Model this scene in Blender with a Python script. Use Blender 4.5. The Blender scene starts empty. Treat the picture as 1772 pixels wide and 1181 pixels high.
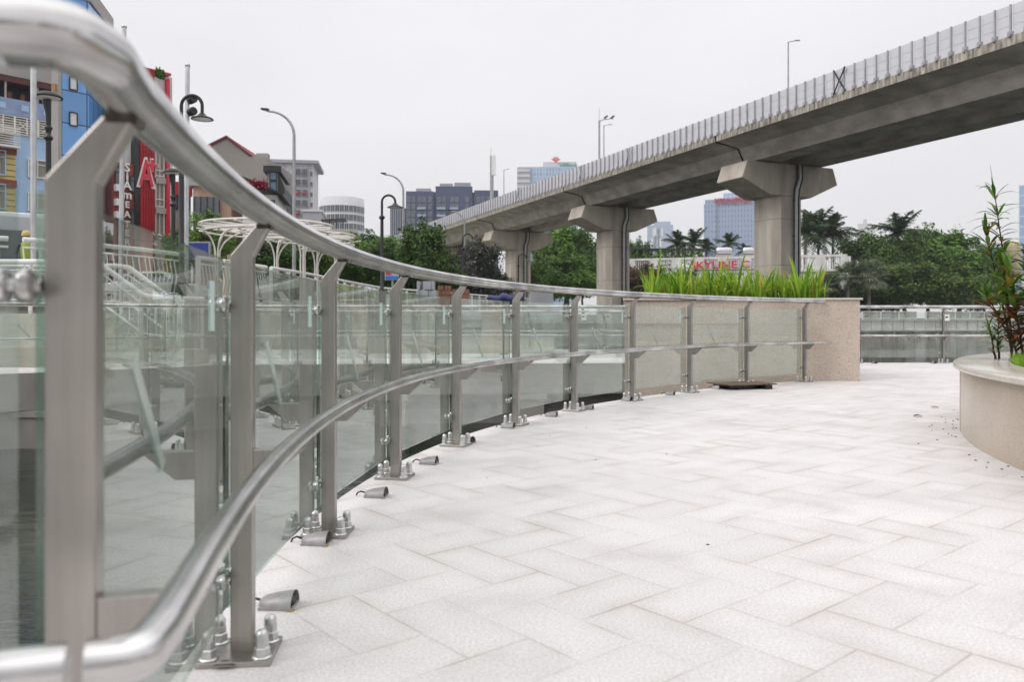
import bpy, math, random
from mathutils import Vector, Matrix, noise
import numpy as np
R = math.radians
random.seed(7)
sc = bpy.context.scene
col = sc.collection
# ------------------------------------------------------------------ camera, world, sun, exposure
F, HZ, CH = 1378.0, 555.0, 0.87          # focal length in px of the 1772 px frame, horizon row, eye height
cd = bpy.data.cameras.new("camera"); cam = bpy.data.objects.new("camera", cd); col.objects.link(cam)
cam.location = (0, 0, CH); cam.rotation_euler = (R(90), 0, 0)
cd.lens = 28.0; cd.sensor_width = 36.0; cd.shift_y = -0.0200
cd.clip_start = 0.02; cd.clip_end = 9000
cd.dof.use_dof = True; cd.dof.focus_distance = 6.5; cd.dof.aperture_fstop = 3.8
sc.camera = cam
sc.view_settings.view_transform = 'Standard'; sc.view_settings.look = 'None'
sc.view_settings.exposure = 0.15; sc.view_settings.gamma = 1.0
w = bpy.data.worlds.new("World"); sc.world = w; w.use_nodes = True
nt = w.node_tree; nt.nodes.clear()
N = nt.nodes.new; L = nt.links.new
wo = N('ShaderNodeOutputWorld'); bg = N('ShaderNodeBackground'); L(bg.outputs[0], wo.inputs[0])
sky = N('ShaderNodeTexSky'); sky.sky_type = 'NISHITA'; sky.sun_disc = False
sky.sun_elevation = R(40); sky.sun_rotation = R(-120)
sk = N('ShaderNodeVectorMath'); sk.operation = 'SCALE'; sk.inputs[3].default_value = 0.09; L(sky.outputs[0], sk.inputs[0])
tc = N('ShaderNodeTexCoord'); sx = N('ShaderNodeSeparateXYZ'); L(tc.outputs['Generated'], sx.inputs[0])
rp = N('ShaderNodeValToRGB'); L(sx.outputs[2], rp.inputs[0])
e = rp.color_ramp.elements
e[0].position = 0.0; e[0].color = (0.80, 0.775, 0.775, 1)
e[1].position = 1.0; e[1].color = (1.75, 1.74, 1.76, 1)
x = rp.color_ramp.elements.new(0.12); x.color = (0.83, 0.815, 0.83, 1)
x = rp.color_ramp.elements.new(0.42); x.color = (0.90, 0.885, 0.905, 1)
nz = N('ShaderNodeTexNoise'); nz.inputs['Scale'].default_value = 2.2; nz.inputs['Detail'].default_value = 5
mp = N('ShaderNodeMapping'); mp.inputs['Scale'].default_value = (1, 1, 2.6); L(tc.outputs['Generated'], mp.inputs[0]); L(mp.outputs[0], nz.inputs[0])
mr = N('ShaderNodeMapRange'); mr.inputs[1].default_value = 0.3; mr.inputs[2].default_value = 0.7; mr.inputs[3].default_value = 0.935; mr.inputs[4].default_value = 1.035
L(nz.outputs[0], mr.inputs[0])
cs = N('ShaderNodeVectorMath'); cs.operation = 'SCALE'; L(rp.outputs[0], cs.inputs[0]); L(mr.outputs[0], cs.inputs[3])
mx = N('ShaderNodeMix'); mx.data_type = 'RGBA'; mx.inputs[0].default_value = 0.95     # thick cloud cover over a little clear sky
L(sk.outputs[0], mx.inputs[6]); L(cs.outputs[0], mx.inputs[7]); L(mx.outputs[2], bg.inputs[0]); bg.inputs[1].default_value = 1.0
sd = bpy.data.lights.new("sun", 'SUN'); sd.energy = 1.2; sd.angle = R(22); sd.color = (1, 0.97, 0.93)
so = bpy.data.objects.new("sun", sd); col.objects.link(so)
so.rotation_euler = (R(50), 0, R(-60))
# ------------------------------------------------------------------ helpers
def PX(px, Z): return (px - 886.0) / F * Z
def PZ(py, Z): return CH + (HZ - py) / F * Z
def tag(o, label=None, cat=None, group=None, kind=None):
    if label: o['label'] = label
    if cat: o['category'] = cat
    if group: o['group'] = group
    if kind: o['kind'] = kind
    return o
def empty(name, loc, rz=0.0, label=None, cat=None, group=None):
    o = bpy.data.objects.new(name, None); col.objects.link(o); o.location = loc; o.rotation_euler = (0, 0, rz)
    o.empty_display_size = 0.2
    return tag(o, label, cat, group)
def kids(o): return [c for c in o.children]
def copy_tree(o, parent=None):
    c = o.copy(); col.objects.link(c)
    if parent: c.parent = parent
    for ch in list(o.children): copy_tree(ch, c)
    return c
class MB:
    def __init__(s): s.v = []; s.f = []; s.m = []; s.sm = []
    def add(s, vs, fs, mi=0, smooth=False):
        b = len(s.v); s.v += [tuple(p) for p in vs]
        for f in fs: s.f.append([b + i for i in f]); s.m.append(mi); s.sm.append(smooth)
        return s
    def box(s, c, d, rz=0.0, mi=0, rx=0.0, ry=0.0):
        M = Matrix.Translation(c) @ Matrix.Rotation(rz, 4, 'Z') @ Matrix.Rotation(ry, 4, 'Y') @ Matrix.Rotation(rx, 4, 'X')
        vs = [M @ Vector((a * d[0] / 2, b * d[1] / 2, g * d[2] / 2)) for a in (-1, 1) for b in (-1, 1) for g in (-1, 1)]
        return s.add(vs, [(0, 1, 3, 2), (4, 6, 7, 5), (0, 4, 5, 1), (2, 3, 7, 6), (0, 2, 6, 4), (1, 5, 7, 3)], mi)
    def b2(s, x0, x1, y0, y1, z0, z1, mi=0):
        return s.box(((x0 + x1) / 2, (y0 + y1) / 2, (z0 + z1) / 2), (abs(x1 - x0), abs(y1 - y0), abs(z1 - z0)), mi=mi)
    def tube(s, pts, r, n=10, mi=0, cap=True, rv=None, smooth=True):
        P = [Vector(p) for p in pts]; k = len(P); vs = []; fs = []
        rr = r if isinstance(r, (list, tuple)) else [r] * k
        up = None
        for i in range(k):
            t = (P[min(i + 1, k - 1)] - P[max(i - 1, 0)]).normalized()
            if up is None: up = Vector((0, 0, 1)) if abs(t.z) < 0.95 else Vector((1, 0, 0))
            a = t.cross(up)
            if a.length < 1e-4: a = t.cross(Vector((1, 0, 0)))
            a.normalize(); b = a.cross(t).normalized()
            if abs(t.z) >= 0.3: up = b
            for j in range(n):
                th = 2 * math.pi * j / n
                vs.append(P[i] + a * math.cos(th) * rr[i] + b * math.sin(th) * (rr[i] if rv is None else rv))
        for i in range(k - 1):
            for j in range(n):
                q = (j + 1) % n; fs.append((i * n + j, i * n + q, (i + 1) * n + q, (i + 1) * n + j))
        s.add(vs, fs, mi, smooth)
        if cap:
            s.add([vs[j] for j in range(n)], [tuple(range(n))[::-1]], mi); s.add([vs[(k - 1) * n + j] for j in range(n)], [tuple(range(n))], mi)
        return s
    def lathe(s, prof, c=(0, 0, 0), n=16, mi=0, smooth=True, axis=None):
        vs = []; fs = []; k = len(prof)
        M = Matrix.Identity(3) if axis is None else Vector((0, 0, 1)).rotation_difference(Vector(axis)).to_matrix()
        for (r, z) in prof:
            for j in range(n):
                a = 2 * math.pi * j / n; vs.append(Vector(c) + M @ Vector((r * math.cos(a), r * math.sin(a), z)))
        for i in range(k - 1):
            for j in range(n):
                q = (j + 1) % n; fs.append((i * n + j, i * n + q, (i + 1) * n + q, (i + 1) * n + j))
        return s.add(vs, fs, mi, smooth)
    def prism(s, poly, z0, z1, mi=0):            # poly in xy
        n = len(poly); vs = [(x, y, z0) for x, y in poly] + [(x, y, z1) for x, y in poly]
        return s.add(vs, [tuple(range(n))[::-1], tuple(range(n, 2 * n))] + [(i, (i + 1) % n, n + (i + 1) % n, n + i) for i in range(n)], mi)
    def prof(s, poly, y0, y1, mi=0):             # poly in xz, extruded along y
        n = len(poly); vs = [(x, y0, z) for x, z in poly] + [(x, y1, z) for x, z in poly]
        return s.add(vs, [tuple(range(n)), tuple(range(n, 2 * n))[::-1]] + [(i, n + i, n + (i + 1) % n, (i + 1) % n) for i in range(n)], mi)
    def build(s, name, mats, parent=None, loc=None, world=False, bevel=0, rz=0):
        me = bpy.data.meshes.new(name)
        vs = s.v
        if world and parent is not None:
            q = parent; off = Vector((0, 0, 0))
            while q is not None: off += q.location; q = q.parent
            vs = [tuple(Vector(p) - off) for p in vs]
        me.from_pydata(vs, [], s.f)
        if not isinstance(mats, (list, tuple)): mats = [mats]
        for m in mats: me.materials.append(m)
        me.polygons.foreach_set('material_index', s.m); me.polygons.foreach_set('use_smooth', s.sm)
        me.validate(); me.update()
        o = bpy.data.objects.new(name, me); col.objects.link(o)
        if parent is not None: o.parent = parent
        if loc is not None: o.location = loc
        o.rotation_euler = (0, 0, rz)
        if bevel:
            b = o.modifiers.new('b', 'BEVEL'); b.width = bevel; b.segments = 2; b.limit_method = 'ANGLE'; b.angle_limit = R(50)
        return o
def struct(name, o_or_mb, mat=None):
    o = o_or_mb.build(name, mat) if isinstance(o_or_mb, MB) else o_or_mb
    o['kind'] = 'structure'; return o
# ------------------------------------------------------------------ materials
def newmat(name):
    m = bpy.data.materials.new(name); m.use_nodes = True; t = m.node_tree
    return m, t, t.nodes['Principled BSDF'], t.nodes.new, t.links.new
def C4(c): return (c[0], c[1], c[2], 1)
def simple(name, c, rough=0.6, metal=0.0, var=0.12, scale=3.0, c2=None, bump=0.0, bscale=40, spec=None, stretch=None, detail=4):
    m, t, p, N, L = newmat(name)
    tc = N('ShaderNodeTexCoord'); nz = N('ShaderNodeTexNoise'); nz.inputs['Scale'].default_value = scale; nz.inputs['Detail'].default_value = detail
    src = tc.outputs['Object']
    if stretch:
        mp = N('ShaderNodeMapping'); mp.inputs['Scale'].default_value = stretch; L(src, mp.inputs[0]); src = mp.outputs[0]
    L(src, nz.inputs[0])
    rp = N('ShaderNodeValToRGB'); L(nz.outputs[0], rp.inputs[0])
    c2 = c2 or tuple(min(1, v * (1 - 2 * var)) for v in c)
    rp.color_ramp.elements[0].position = 0.32; rp.color_ramp.elements[1].position = 0.68
    rp.color_ramp.elements[0].color = C4(c2); rp.color_ramp.elements[1].color = C4(c)
    L(rp.outputs[0], p.inputs['Base Color'])
    p.inputs['Roughness'].default_value = rough; p.inputs['Metallic'].default_value = metal
    if spec is not None: p.inputs['Specular IOR Level'].default_value = spec
    if bump:
        n2 = N('ShaderNodeTexNoise'); n2.inputs['Scale'].default_value = bscale; n2.inputs['Detail'].default_value = 3; L(tc.outputs['Object'], n2.inputs[0])
        b = N('ShaderNodeBump'); b.inputs['Strength'].default_value = bump; b.inputs['Distance'].default_value = 0.01; L(n2.outputs[0], b.inputs['Height']); L(b.outputs[0], p.inputs['Normal'])
    return m
def granite(name, c, dark, tan, scale=60.0, amt=0.35, rough=0.45):
    m, t, p, N, L = newmat(name)
    tc = N('ShaderNodeTexCoord')
    n1 = N('ShaderNodeTexNoise'); n1.inputs['Scale'].default_value = scale; n1.inputs['Detail'].default_value = 3; L(tc.outputs['Object'], n1.inputs[0])
    n2 = N('ShaderNodeTexVoronoi'); n2.inputs['Scale'].default_value = scale * 1.4; L(tc.outputs['Object'], n2.inputs[0])
    n3 = N('ShaderNodeTexNoise'); n3.inputs['Scale'].default_value = 1.6; n3.inputs['Detail'].default_value = 5; L(tc.outputs['Object'], n3.inputs[0])
    r1 = N('ShaderNodeValToRGB'); L(n1.outputs[0], r1.inputs[0]); r1.color_ramp.elements[0].position = 0.36; r1.color_ramp.elements[1].position = 0.5
    r1.color_ramp.elements[0].color = C4(dark); r1.color_ramp.elements[1].color = C4(c)
    x = r1.color_ramp.elements.new(0.66); x.color = C4(tan)
    m1 = N('ShaderNodeMix'); m1.data_type = 'RGBA'; m1.inputs[0].default_value = amt; m1.inputs[6].default_value = C4(c); L(r1.outputs[0], m1.inputs[7])
    hs = N('ShaderNodeHueSaturation'); mr = N('ShaderNodeMapRange'); mr.inputs[1].default_value = .25; mr.inputs[2].default_value = .75; mr.inputs[3].default_value = .84; mr.inputs[4].default_value = 1.1
    L(n3.outputs[0], mr.inputs[0]); L(mr.outputs[0], hs.inputs['Value']); L(m1.outputs[2], hs.inputs['Color']); L(hs.outputs[0], p.inputs['Base Color'])
    p.inputs['Roughness'].default_value = rough
    return m
def paving():
    m, t, p, N, L = newmat("plaza_granite_paving")
    def mth(op, a, b=None, c=None):
        n = N('ShaderNodeMath'); n.operation = op
        for i, q in enumerate((a, b, c)):
            if q is None: continue
            if isinstance(q, (int, float)): n.inputs[i].default_value = q
            else: L(q, n.inputs[i])
        return n.outputs[0]
    tc = N('ShaderNodeTexCoord'); mp = N('ShaderNodeMapping'); L(tc.outputs['Object'], mp.inputs[0])
    mp.inputs['Rotation'].default_value = (0, 0, R(50)); S = 1 / 0.205; mp.inputs['Scale'].default_value = (S, S, S)
    wn = N('ShaderNodeTexNoise'); wn.inputs['Scale'].default_value = 1.3; L(tc.outputs['Object'], wn.inputs[0])
    sp = N('ShaderNodeSeparateXYZ'); L(mp.outputs[0], sp.inputs[0])
    X, Y = sp.outputs[0], sp.outputs[1]
    ix, iy = mth('FLOOR', X), mth('FLOOR', Y); fx, fy = mth('FRACT', X), mth('FRACT', Y)
    k = mth('FLOORED_MODULO', mth('SUBTRACT', ix, iy), 4.0)
    def eq(v): return mth('COMPARE', k, float(v), 0.1)
    BIG = 4.0
    dl = mth('ADD', fx, mth('MULTIPLY', eq(1), BIG)); dr = mth('ADD', mth('SUBTRACT', 1.0, fx), mth('MULTIPLY', eq(0), BIG))
    db = mth('ADD', fy, mth('MULTIPLY', eq(2), BIG)); dt = mth('ADD', mth('SUBTRACT', 1.0, fy), mth('MULTIPLY', eq(3), BIG))
    d = mth('MINIMUM', mth('MINIMUM', dl, dr), mth('MINIMUM', db, dt))
    cx = mth('SUBTRACT', ix, eq(1)); cy = mth('SUBTRACT', iy, eq(2))
    cb = N('ShaderNodeCombineXYZ'); L(cx, cb.inputs[0]); L(cy, cb.inputs[1])
    wh = N('ShaderNodeTexWhiteNoise'); wh.noise_dimensions = '2D'; L(cb.outputs[0], wh.inputs[0])
    # seam mask, uneven along its length
    sn = N('ShaderNodeTexNoise'); sn.inputs['Scale'].default_value = 2.3; sn.inputs['Detail'].default_value = 4; L(tc.outputs['Object'], sn.inputs[0])
    sw = N('ShaderNodeMapRange'); sw.inputs[1].default_value = .44; sw.inputs[2].default_value = .66; sw.inputs[3].default_value = .08; sw.inputs[4].default_value = .68; L(sn.outputs[0], sw.inputs[0])
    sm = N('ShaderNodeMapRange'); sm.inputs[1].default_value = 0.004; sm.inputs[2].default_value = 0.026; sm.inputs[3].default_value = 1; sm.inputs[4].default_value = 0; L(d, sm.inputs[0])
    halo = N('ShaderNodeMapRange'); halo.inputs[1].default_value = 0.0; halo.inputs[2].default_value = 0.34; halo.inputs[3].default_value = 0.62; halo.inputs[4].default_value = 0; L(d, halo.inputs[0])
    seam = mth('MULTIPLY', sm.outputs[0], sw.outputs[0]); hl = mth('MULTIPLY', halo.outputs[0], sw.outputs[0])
    g = N('ShaderNodeTexNoise'); g.inputs['Scale'].default_value = 120; g.inputs['Detail'].default_value = 6; L(tc.outputs['Object'], g.inputs[0])
    gr = N('ShaderNodeValToRGB'); L(g.outputs[0], gr.inputs[0])
    gr.color_ramp.elements[0].position = .34; gr.color_ramp.elements[0].color = (.50, .495, .505, 1)
    gr.color_ramp.elements[1].position = .64; gr.color_ramp.elements[1].color = (.70, .655, .64, 1)
    big = N('ShaderNodeTexNoise'); big.inputs['Scale'].default_value = .9; big.inputs['Detail'].default_value = 6; L(tc.outputs['Object'], big.inputs[0])
    v = mth('ADD', mth('ADD', mth('MULTIPLY', wh.outputs[0], .07), mth('MULTIPLY', big.outputs[0], .26)), .85)
    hs = N('ShaderNodeHueSaturation'); L(v, hs.inputs['Value']); L(gr.outputs[0], hs.inputs['Color'])
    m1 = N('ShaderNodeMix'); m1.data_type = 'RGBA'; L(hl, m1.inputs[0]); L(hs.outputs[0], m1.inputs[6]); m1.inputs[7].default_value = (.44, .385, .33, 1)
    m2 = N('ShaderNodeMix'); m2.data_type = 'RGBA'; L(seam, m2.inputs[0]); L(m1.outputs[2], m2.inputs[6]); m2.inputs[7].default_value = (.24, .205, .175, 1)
    # grime blotches
    gn = N('ShaderNodeTexNoise'); gn.inputs['Scale'].default_value = 1.9; gn.inputs['Detail'].default_value = 6; L(tc.outputs['Object'], gn.inputs[0])
    gm = N('ShaderNodeMapRange'); gm.inputs[1].default_value = .50; gm.inputs[2].default_value = .72; gm.inputs[3].default_value = 0; gm.inputs[4].default_value = .40; L(gn.outputs[0], gm.inputs[0])
    m3 = N('ShaderNodeMix'); m3.data_type = 'RGBA'; L(gm.outputs[0], m3.inputs[0]); L(m2.outputs[2], m3.inputs[6]); m3.inputs[7].default_value = (.36, .33, .31, 1)
    L(m3.outputs[2], p.inputs['Base Color'])
    p.inputs['Roughness'].default_value = .62; p.inputs['Specular IOR Level'].default_value = .35
    h = mth('ADD', mth('MULTIPLY', sm.outputs[0], -.5), mth('ADD', mth('MULTIPLY', g.outputs[0], .02), mth('MULTIPLY', wh.outputs[0], .30)))
    b = N('ShaderNodeBump'); b.inputs['Strength'].default_value = .35; b.inputs['Distance'].default_value = .006; L(h, b.inputs['Height']); L(b.outputs[0], p.inputs['Normal'])
    return m
def glassmat(name, tint=(.87, .93, .90), ior=1.5, rough=0.0, dirt_and_sheen=0.05, boost=1.0):
    m = bpy.data.materials.new(name); m.use_nodes = True; t = m.node_tree; t.nodes.clear(); N = t.nodes.new; L = t.links.new
    o = N('ShaderNodeOutputMaterial'); tr = N('ShaderNodeBsdfTransparent'); tr.inputs[0].default_value = C4(tint)
    gl = N('ShaderNodeBsdfGlossy'); gl.inputs['Color'].default_value = (.88, .93, .90, 1); gl.inputs['Roughness'].default_value = rough
    fr0 = N('ShaderNodeFresnel'); fr0.inputs[0].default_value = ior
    gm = N('ShaderNodeNewGeometry'); inv = N('ShaderNodeMath'); inv.operation = 'SUBTRACT'; inv.inputs[0].default_value = 1; L(gm.outputs['Backfacing'], inv.inputs[1])
    fb = N('ShaderNodeMath'); fb.operation = 'MULTIPLY_ADD'; fb.use_clamp = True; fb.inputs[1].default_value = boost; fb.inputs[2].default_value = .04 * (boost - 1); L(fr0.outputs[0], fb.inputs[0])
    fr = N('ShaderNodeMath'); fr.operation = 'MULTIPLY'; L(fb.outputs[0], fr.inputs[0]); L(inv.outputs[0], fr.inputs[1])   # the inner side of a pane adds no mirror of its own
    mx = N('ShaderNodeMixShader'); L(fr.outputs[0], mx.inputs[0]); L(tr.outputs[0], mx.inputs[1]); L(gl.outputs[0], mx.inputs[2])
    # dust film and smears, also a pale veil painted for reflected light
    tc = N('ShaderNodeTexCoord'); nz = N('ShaderNodeTexNoise'); nz.inputs['Scale'].default_value = 3.5; nz.inputs['Detail'].default_value = 7; L(tc.outputs['Object'], nz.inputs[0])
    mr = N('ShaderNodeMapRange'); mr.inputs[1].default_value = .45; mr.inputs[2].default_value = .75; mr.inputs[3].default_value = dirt_and_sheen * .4; mr.inputs[4].default_value = dirt_and_sheen * 2.2; L(nz.outputs[0], mr.inputs[0])
    df = N('ShaderNodeBsdfDiffuse'); df.inputs[0].default_value = (.62, .64, .60, 1)
    m2 = N('ShaderNodeMixShader'); L(mr.outputs[0], m2.inputs[0]); L(mx.outputs[0], m2.inputs[1]); L(df.outputs[0], m2.inputs[2])
    L(m2.outputs[0], o.inputs[0]); return m
def steel(name, c, rough, streak=(1, 1, 60), sc_=6.0, rv=0.12, cv=0.35):
    m, t, p, N, L = newmat(name)
    tc = N('ShaderNodeTexCoord'); mp = N('ShaderNodeMapping'); mp.inputs['Scale'].default_value = streak; L(tc.outputs['Object'], mp.inputs[0])
    n1 = N('ShaderNodeTexNoise'); n1.inputs['Scale'].default_value = sc_; n1.inputs['Detail'].default_value = 5; L(mp.outputs[0], n1.inputs[0])
    n2 = N('ShaderNodeTexNoise'); n2.inputs['Scale'].default_value = 4; n2.inputs['Detail'].default_value = 4; L(tc.outputs['Object'], n2.inputs[0])
    ad = N('ShaderNodeMath'); ad.operation = 'MULTIPLY_ADD'; ad.inputs[1].default_value = .5; L(n1.outputs[0], ad.inputs[0])
    hf = N('ShaderNodeMath'); hf.operation = 'MULTIPLY'; hf.inputs[1].default_value = .5; L(n2.outputs[0], hf.inputs[0]); L(hf.outputs[0], ad.inputs[2])
    rp = N('ShaderNodeValToRGB'); L(ad.outputs[0], rp.inputs[0]); rp.color_ramp.elements[0].position = .35; rp.color_ramp.elements[1].position = .65
    rp.color_ramp.elements[0].color = C4(tuple(v * (1 - cv) for v in c)); rp.color_ramp.elements[1].color = C4(c)
    L(rp.outputs[0], p.inputs['Base Color']); p.inputs['Metallic'].default_value = 1
    mr = N('ShaderNodeMapRange'); mr.inputs[1].default_value = .3; mr.inputs[2].default_value = .7; mr.inputs[3].default_value = rough + rv; mr.inputs[4].default_value = rough; L(ad.outputs[0], mr.inputs[0])
    L(mr.outputs[0], p.inputs['Roughness']); return m
def leafmat(name, c1, c2, c3=None, scale=.6, trans=.25):
    m, t, p, N, L = newmat(name)
    tc = N('ShaderNodeTexCoord'); n1 = N('ShaderNodeTexNoise'); n1.inputs['Scale'].default_value = scale; n1.inputs['Detail'].default_value = 2; L(tc.outputs['Object'], n1.inputs[0])
    at = N('ShaderNodeAttribute'); at.attribute_name = 'rnd'
    ad = N('ShaderNodeMath'); ad.operation = 'MULTIPLY_ADD'; ad.inputs[1].default_value = .55; L(at.outputs['Fac'], ad.inputs[0])
    h = N('ShaderNodeMath'); h.operation = 'MULTIPLY'; h.inputs[1].default_value = .5; L(n1.outputs[0], h.inputs[0]); L(h.outputs[0], ad.inputs[2])
    rp = N('ShaderNodeValToRGB'); L(ad.outputs[0], rp.inputs[0]); rp.color_ramp.elements[0].position = .25; rp.color_ramp.elements[1].position = .72
    rp.color_ramp.elements[0].color = C4(c1); rp.color_ramp.elements[1].color = C4(c2)
    if c3: q = rp.color_ramp.elements.new(.775 if scale != 4 else .80); q.color = C4(c3)
    L(rp.outputs[0], p.inputs['Base Color']); p.inputs['Roughness'].default_value = .55; p.inputs['Specular IOR Level'].default_value = .3
    tl = N('ShaderNodeBsdfTranslucent'); L(rp.outputs[0], tl.inputs[0]); mx = N('ShaderNodeMixShader'); mx.inputs[0].default_value = trans
    L(p.outputs[0], mx.inputs[1]); L(tl.outputs[0], mx.inputs[2]); L(mx.outputs[0], t.nodes['Material Output'].inputs[0])
    return m
def curtain(name, glass, line, sx_, sz, lw=.08, rough=.15, var=.35, axis=0):
    m, t, p, N, L = newmat(name)
    tc = N('ShaderNodeTexCoord'); mp = N('ShaderNodeSeparateXYZ'); L(tc.outputs['Object'], mp.inputs[0])
    ax = N('ShaderNodeMath'); ax.operation = 'ADD'; L(mp.outputs[0], ax.inputs[0]); L(mp.outputs[1], ax.inputs[1])
    cb = N('ShaderNodeCombineXYZ'); L(ax.outputs[0], cb.inputs[0]); L(mp.outputs[2], cb.inputs[1])
    b = N('ShaderNodeTexBrick'); b.offset = 0; b.inputs['Scale'].default_value = 1; b.inputs['Brick Width'].default_value = sx_; b.inputs['Row Height'].default_value = sz
    b.inputs['Mortar Size'].default_value = lw; b.inputs['Mortar Smooth'].default_value = 0
    b.inputs['Color1'].default_value = C4(glass); b.inputs['Color2'].default_value = C4(tuple(v * (1 - var) for v in glass)); b.inputs['Mortar'].default_value = C4(line)
    L(cb.outputs[0], b.inputs[0]); L(b.outputs[0], p.inputs['Base Color']); p.inputs['Roughness'].default_value = rough; p.inputs['Specular IOR Level'].default_value = .6
    return m
M = {}
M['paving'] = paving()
M['glass'] = glassmat('railing_glass', (.91, .95, .93), 1.5, 0.0, .085, 1.95)
M['glassedge'] = glassmat('glass_edge', (.45, .66, .56), 1.3, .2, .25)
M['steel'] = steel('brushed_steel', (.44, .415, .385), .27, (1, 1, .04), 30, .16, .36)
M['chrome'] = steel('polished_rail', (.82, .81, .80), .12, (.3, .3, 16), 7, .20, .72)  # dark bands in the colour stand in for reflections along the rails
M['zinc'] = steel('zinc_nut', (.72, .73, .72), .28, (1, 1, 1), 30, .15, .3)
M['granite_block'] = granite('planter_granite', (.56, .475, .40), (.20, .18, .16), (.60, .47, .36), 75, .62, .55)
M['granite_round'] = granite('polished_planter_granite', (.44, .37, .295), (.30, .26, .21), (.50, .41, .30), 90, .5, .24)
M['cap'] = granite('cap_granite', (.60, .55, .49), (.35, .32, .28), (.62, .54, .44), 50, .4, .16)
M['conc'] = simple('viaduct_concrete', (.62, .585, .53), .85, scale=.8, c2=(.37, .34, .305), bump=.3, bscale=6, stretch=(1, 1, 2.2), detail=8)
M['conc_light'] = simple('pier_concrete', (.56, .51, .44), .85, scale=.9, c2=(.37, .33, .28), bump=.3, bscale=9, stretch=(1.4, 1.4, .35), detail=8)
M['conc_edge'] = simple('stained_parapet_concrete', (.52, .48, .41), .9, scale=2.4, c2=(.12, .105, .09), stretch=(3, 3, .6), detail=8)
M['conc_wall'] = simple('embankment_concrete', (.30, .29, .26), .9, scale=1.2, c2=(.17, .165, .15), stretch=(1, 1, .5), detail=8, bump=.2)
M['conc_wet_shade'] = simple('wet_shaded_concrete', (.035, .036, .03), .5, scale=1.5, var=.25)  # wet concrete; near-black colour also holds the shade of recesses under slabs
M['barrier'] = simple('barrier_panel', (.66, .66, .70), .4, var=.04, scale=1)
M['barrier_post'] = simple('barrier_steel', (.44, .44, .47), .5, .1, scale=2)
M['dark'] = simple('dark_steel', (.035, .035, .037), .5, .3)
M['black'] = simple('black_paint', (.012, .012, .014), .35)
M['galv'] = steel('galvanised_pole', (.62, .63, .64), .35, (1, 1, .2), 12, .15, .25)
M['lamp_grey'] = simple('lamp_grey', (.40, .41, .42), .4, .6)
M['white'] = simple('white_paint', (.78, .78, .77), .35, var=.06)
M['cream'] = simple('cream_steel', (.78, .74, .69), .4, var=.04)
M['panelgreen'] = glassmat('frosted_panel', (.75, .82, .74), 1.45, .25, .35)
M['asphalt'] = simple('street_asphalt', (.07, .07, .07), .9, scale=.5)
M['land'] = simple('land_ground', (.24, .235, .20), .95, scale=.05, c2=(.16, .165, .12))
M['spot'] = simple('spot_grey', (.34, .325, .33), .45, .25, scale=25, var=.12)
M['rust'] = simple('rust_stain', (.50, .32, .12), .9, scale=30, c2=(.20, .09, .02))
M['rubber'] = simple('cable_black', (.02, .02, .02), .7)
M['tape'] = glassmat('frosted_tape', (.80, .88, .86), 1.5, .3, .34)
M['sticker'] = simple('pale_sticker', (.56, .70, .68), .4, var=.04)
M['paper'] = simple('paper_notice', (.78, .78, .76), .6, var=.03)
M['leaf_y'] = leafmat('iris_blade', (.10, .24, .02), (.36, .53, .05), (.60, .42, .07), 4, .35)
M['grass'] = leafmat('lawn_blade', (.13, .28, .02), (.30, .48, .05), None, 6, .3)
M['shrub_green'] = leafmat('shrub_green_leaf', (.03, .08, .012), (.15, .28, .035), (.34, .16, .03), 7, .25)
M['shrub_red'] = leafmat('shrub_red_leaf', (.07, .022, .010), (.20, .075, .018), (.10, .15, .03), 6, .25)
M['stem'] = simple('dark_stem', (.05, .022, .02), .7)
M['bark'] = simple('bark', (.10, .075, .055), .9, scale=5)
M['palmbark'] = simple('palm_bark', (.16, .14, .12), .9, scale=3, stretch=(1, 1, 6))
M['t_dark'] = leafmat('dark_foliage', (.007, .024, .004), (.085, .18, .020), None, .35)
M['t_mid'] = leafmat('mid_foliage', (.012, .050, .005), (.15, .31, .028), None, .35)
M['t_light'] = leafmat('light_foliage', (.04, .10, .012), (.15, .26, .03), None, .4)
M['t_purple'] = leafmat('crepe_myrtle', (.014, .025, .012), (.05, .07, .03), (.36, .24, .42), .5)
M['t_fewpurple'] = leafmat('myrtle_few_flowers', (.010, .032, .005), (.13, .22, .026), None, .5)
M['t_brown'] = leafmat('rusty_creeper', (.025, .020, .010), (.14, .07, .025), None, .5)
M['t_palm'] = leafmat('palm_frond', (.008, .024, .008), (.045, .085, .022), None, .6, .2)
M['t_fan'] = leafmat('fan_palm', (.05, .07, .04), (.20, .24, .15), None, .6, .2)
M['soil'] = simple('soil', (.05, .04, .025), .95)
M['whitewall'] = simple('white_stucco', (.76, .75, .73), .8, scale=1.2, c2=(.58, .57, .55), stretch=(1, 1, .4), detail=6)
M['yellowtrim'] = simple('yellow_trim', (.52, .36, .08), .7)
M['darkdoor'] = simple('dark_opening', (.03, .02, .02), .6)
M['red'] = simple('sign_red', (.62, .02, .05), .4, var=.05)
M['redpanel'] = simple('ribbed_red', (.50, .018, .035), .4, scale=1, var=.12)
M['brickred'] = simple('brick_red_wall', (.24, .055, .04), .8, scale=1)
M['winglass'] = simple('window_glass', (.10, .12, .14), .12, scale=.6, c2=(.05, .06, .07), spec=.8)
M['winblue'] = simple('window_glass_blue', (.09, .20, .30), .12, scale=.6, spec=.8)
M['curtainwin'] = simple('curtained_window', (.30, .28, .22), .5, scale=4, stretch=(6, 6, .2), c2=(.14, .13, .11))
M['lightblue'] = simple('light_blue_wall', (.38, .55, .78), .8, scale=1, var=.05)
M['blueband'] = simple('dull_blue_wall', (.28, .36, .56), .8, scale=1)
M['yellow'] = simple('yellow_wall', (.62, .50, .20), .8, scale=1)
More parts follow.
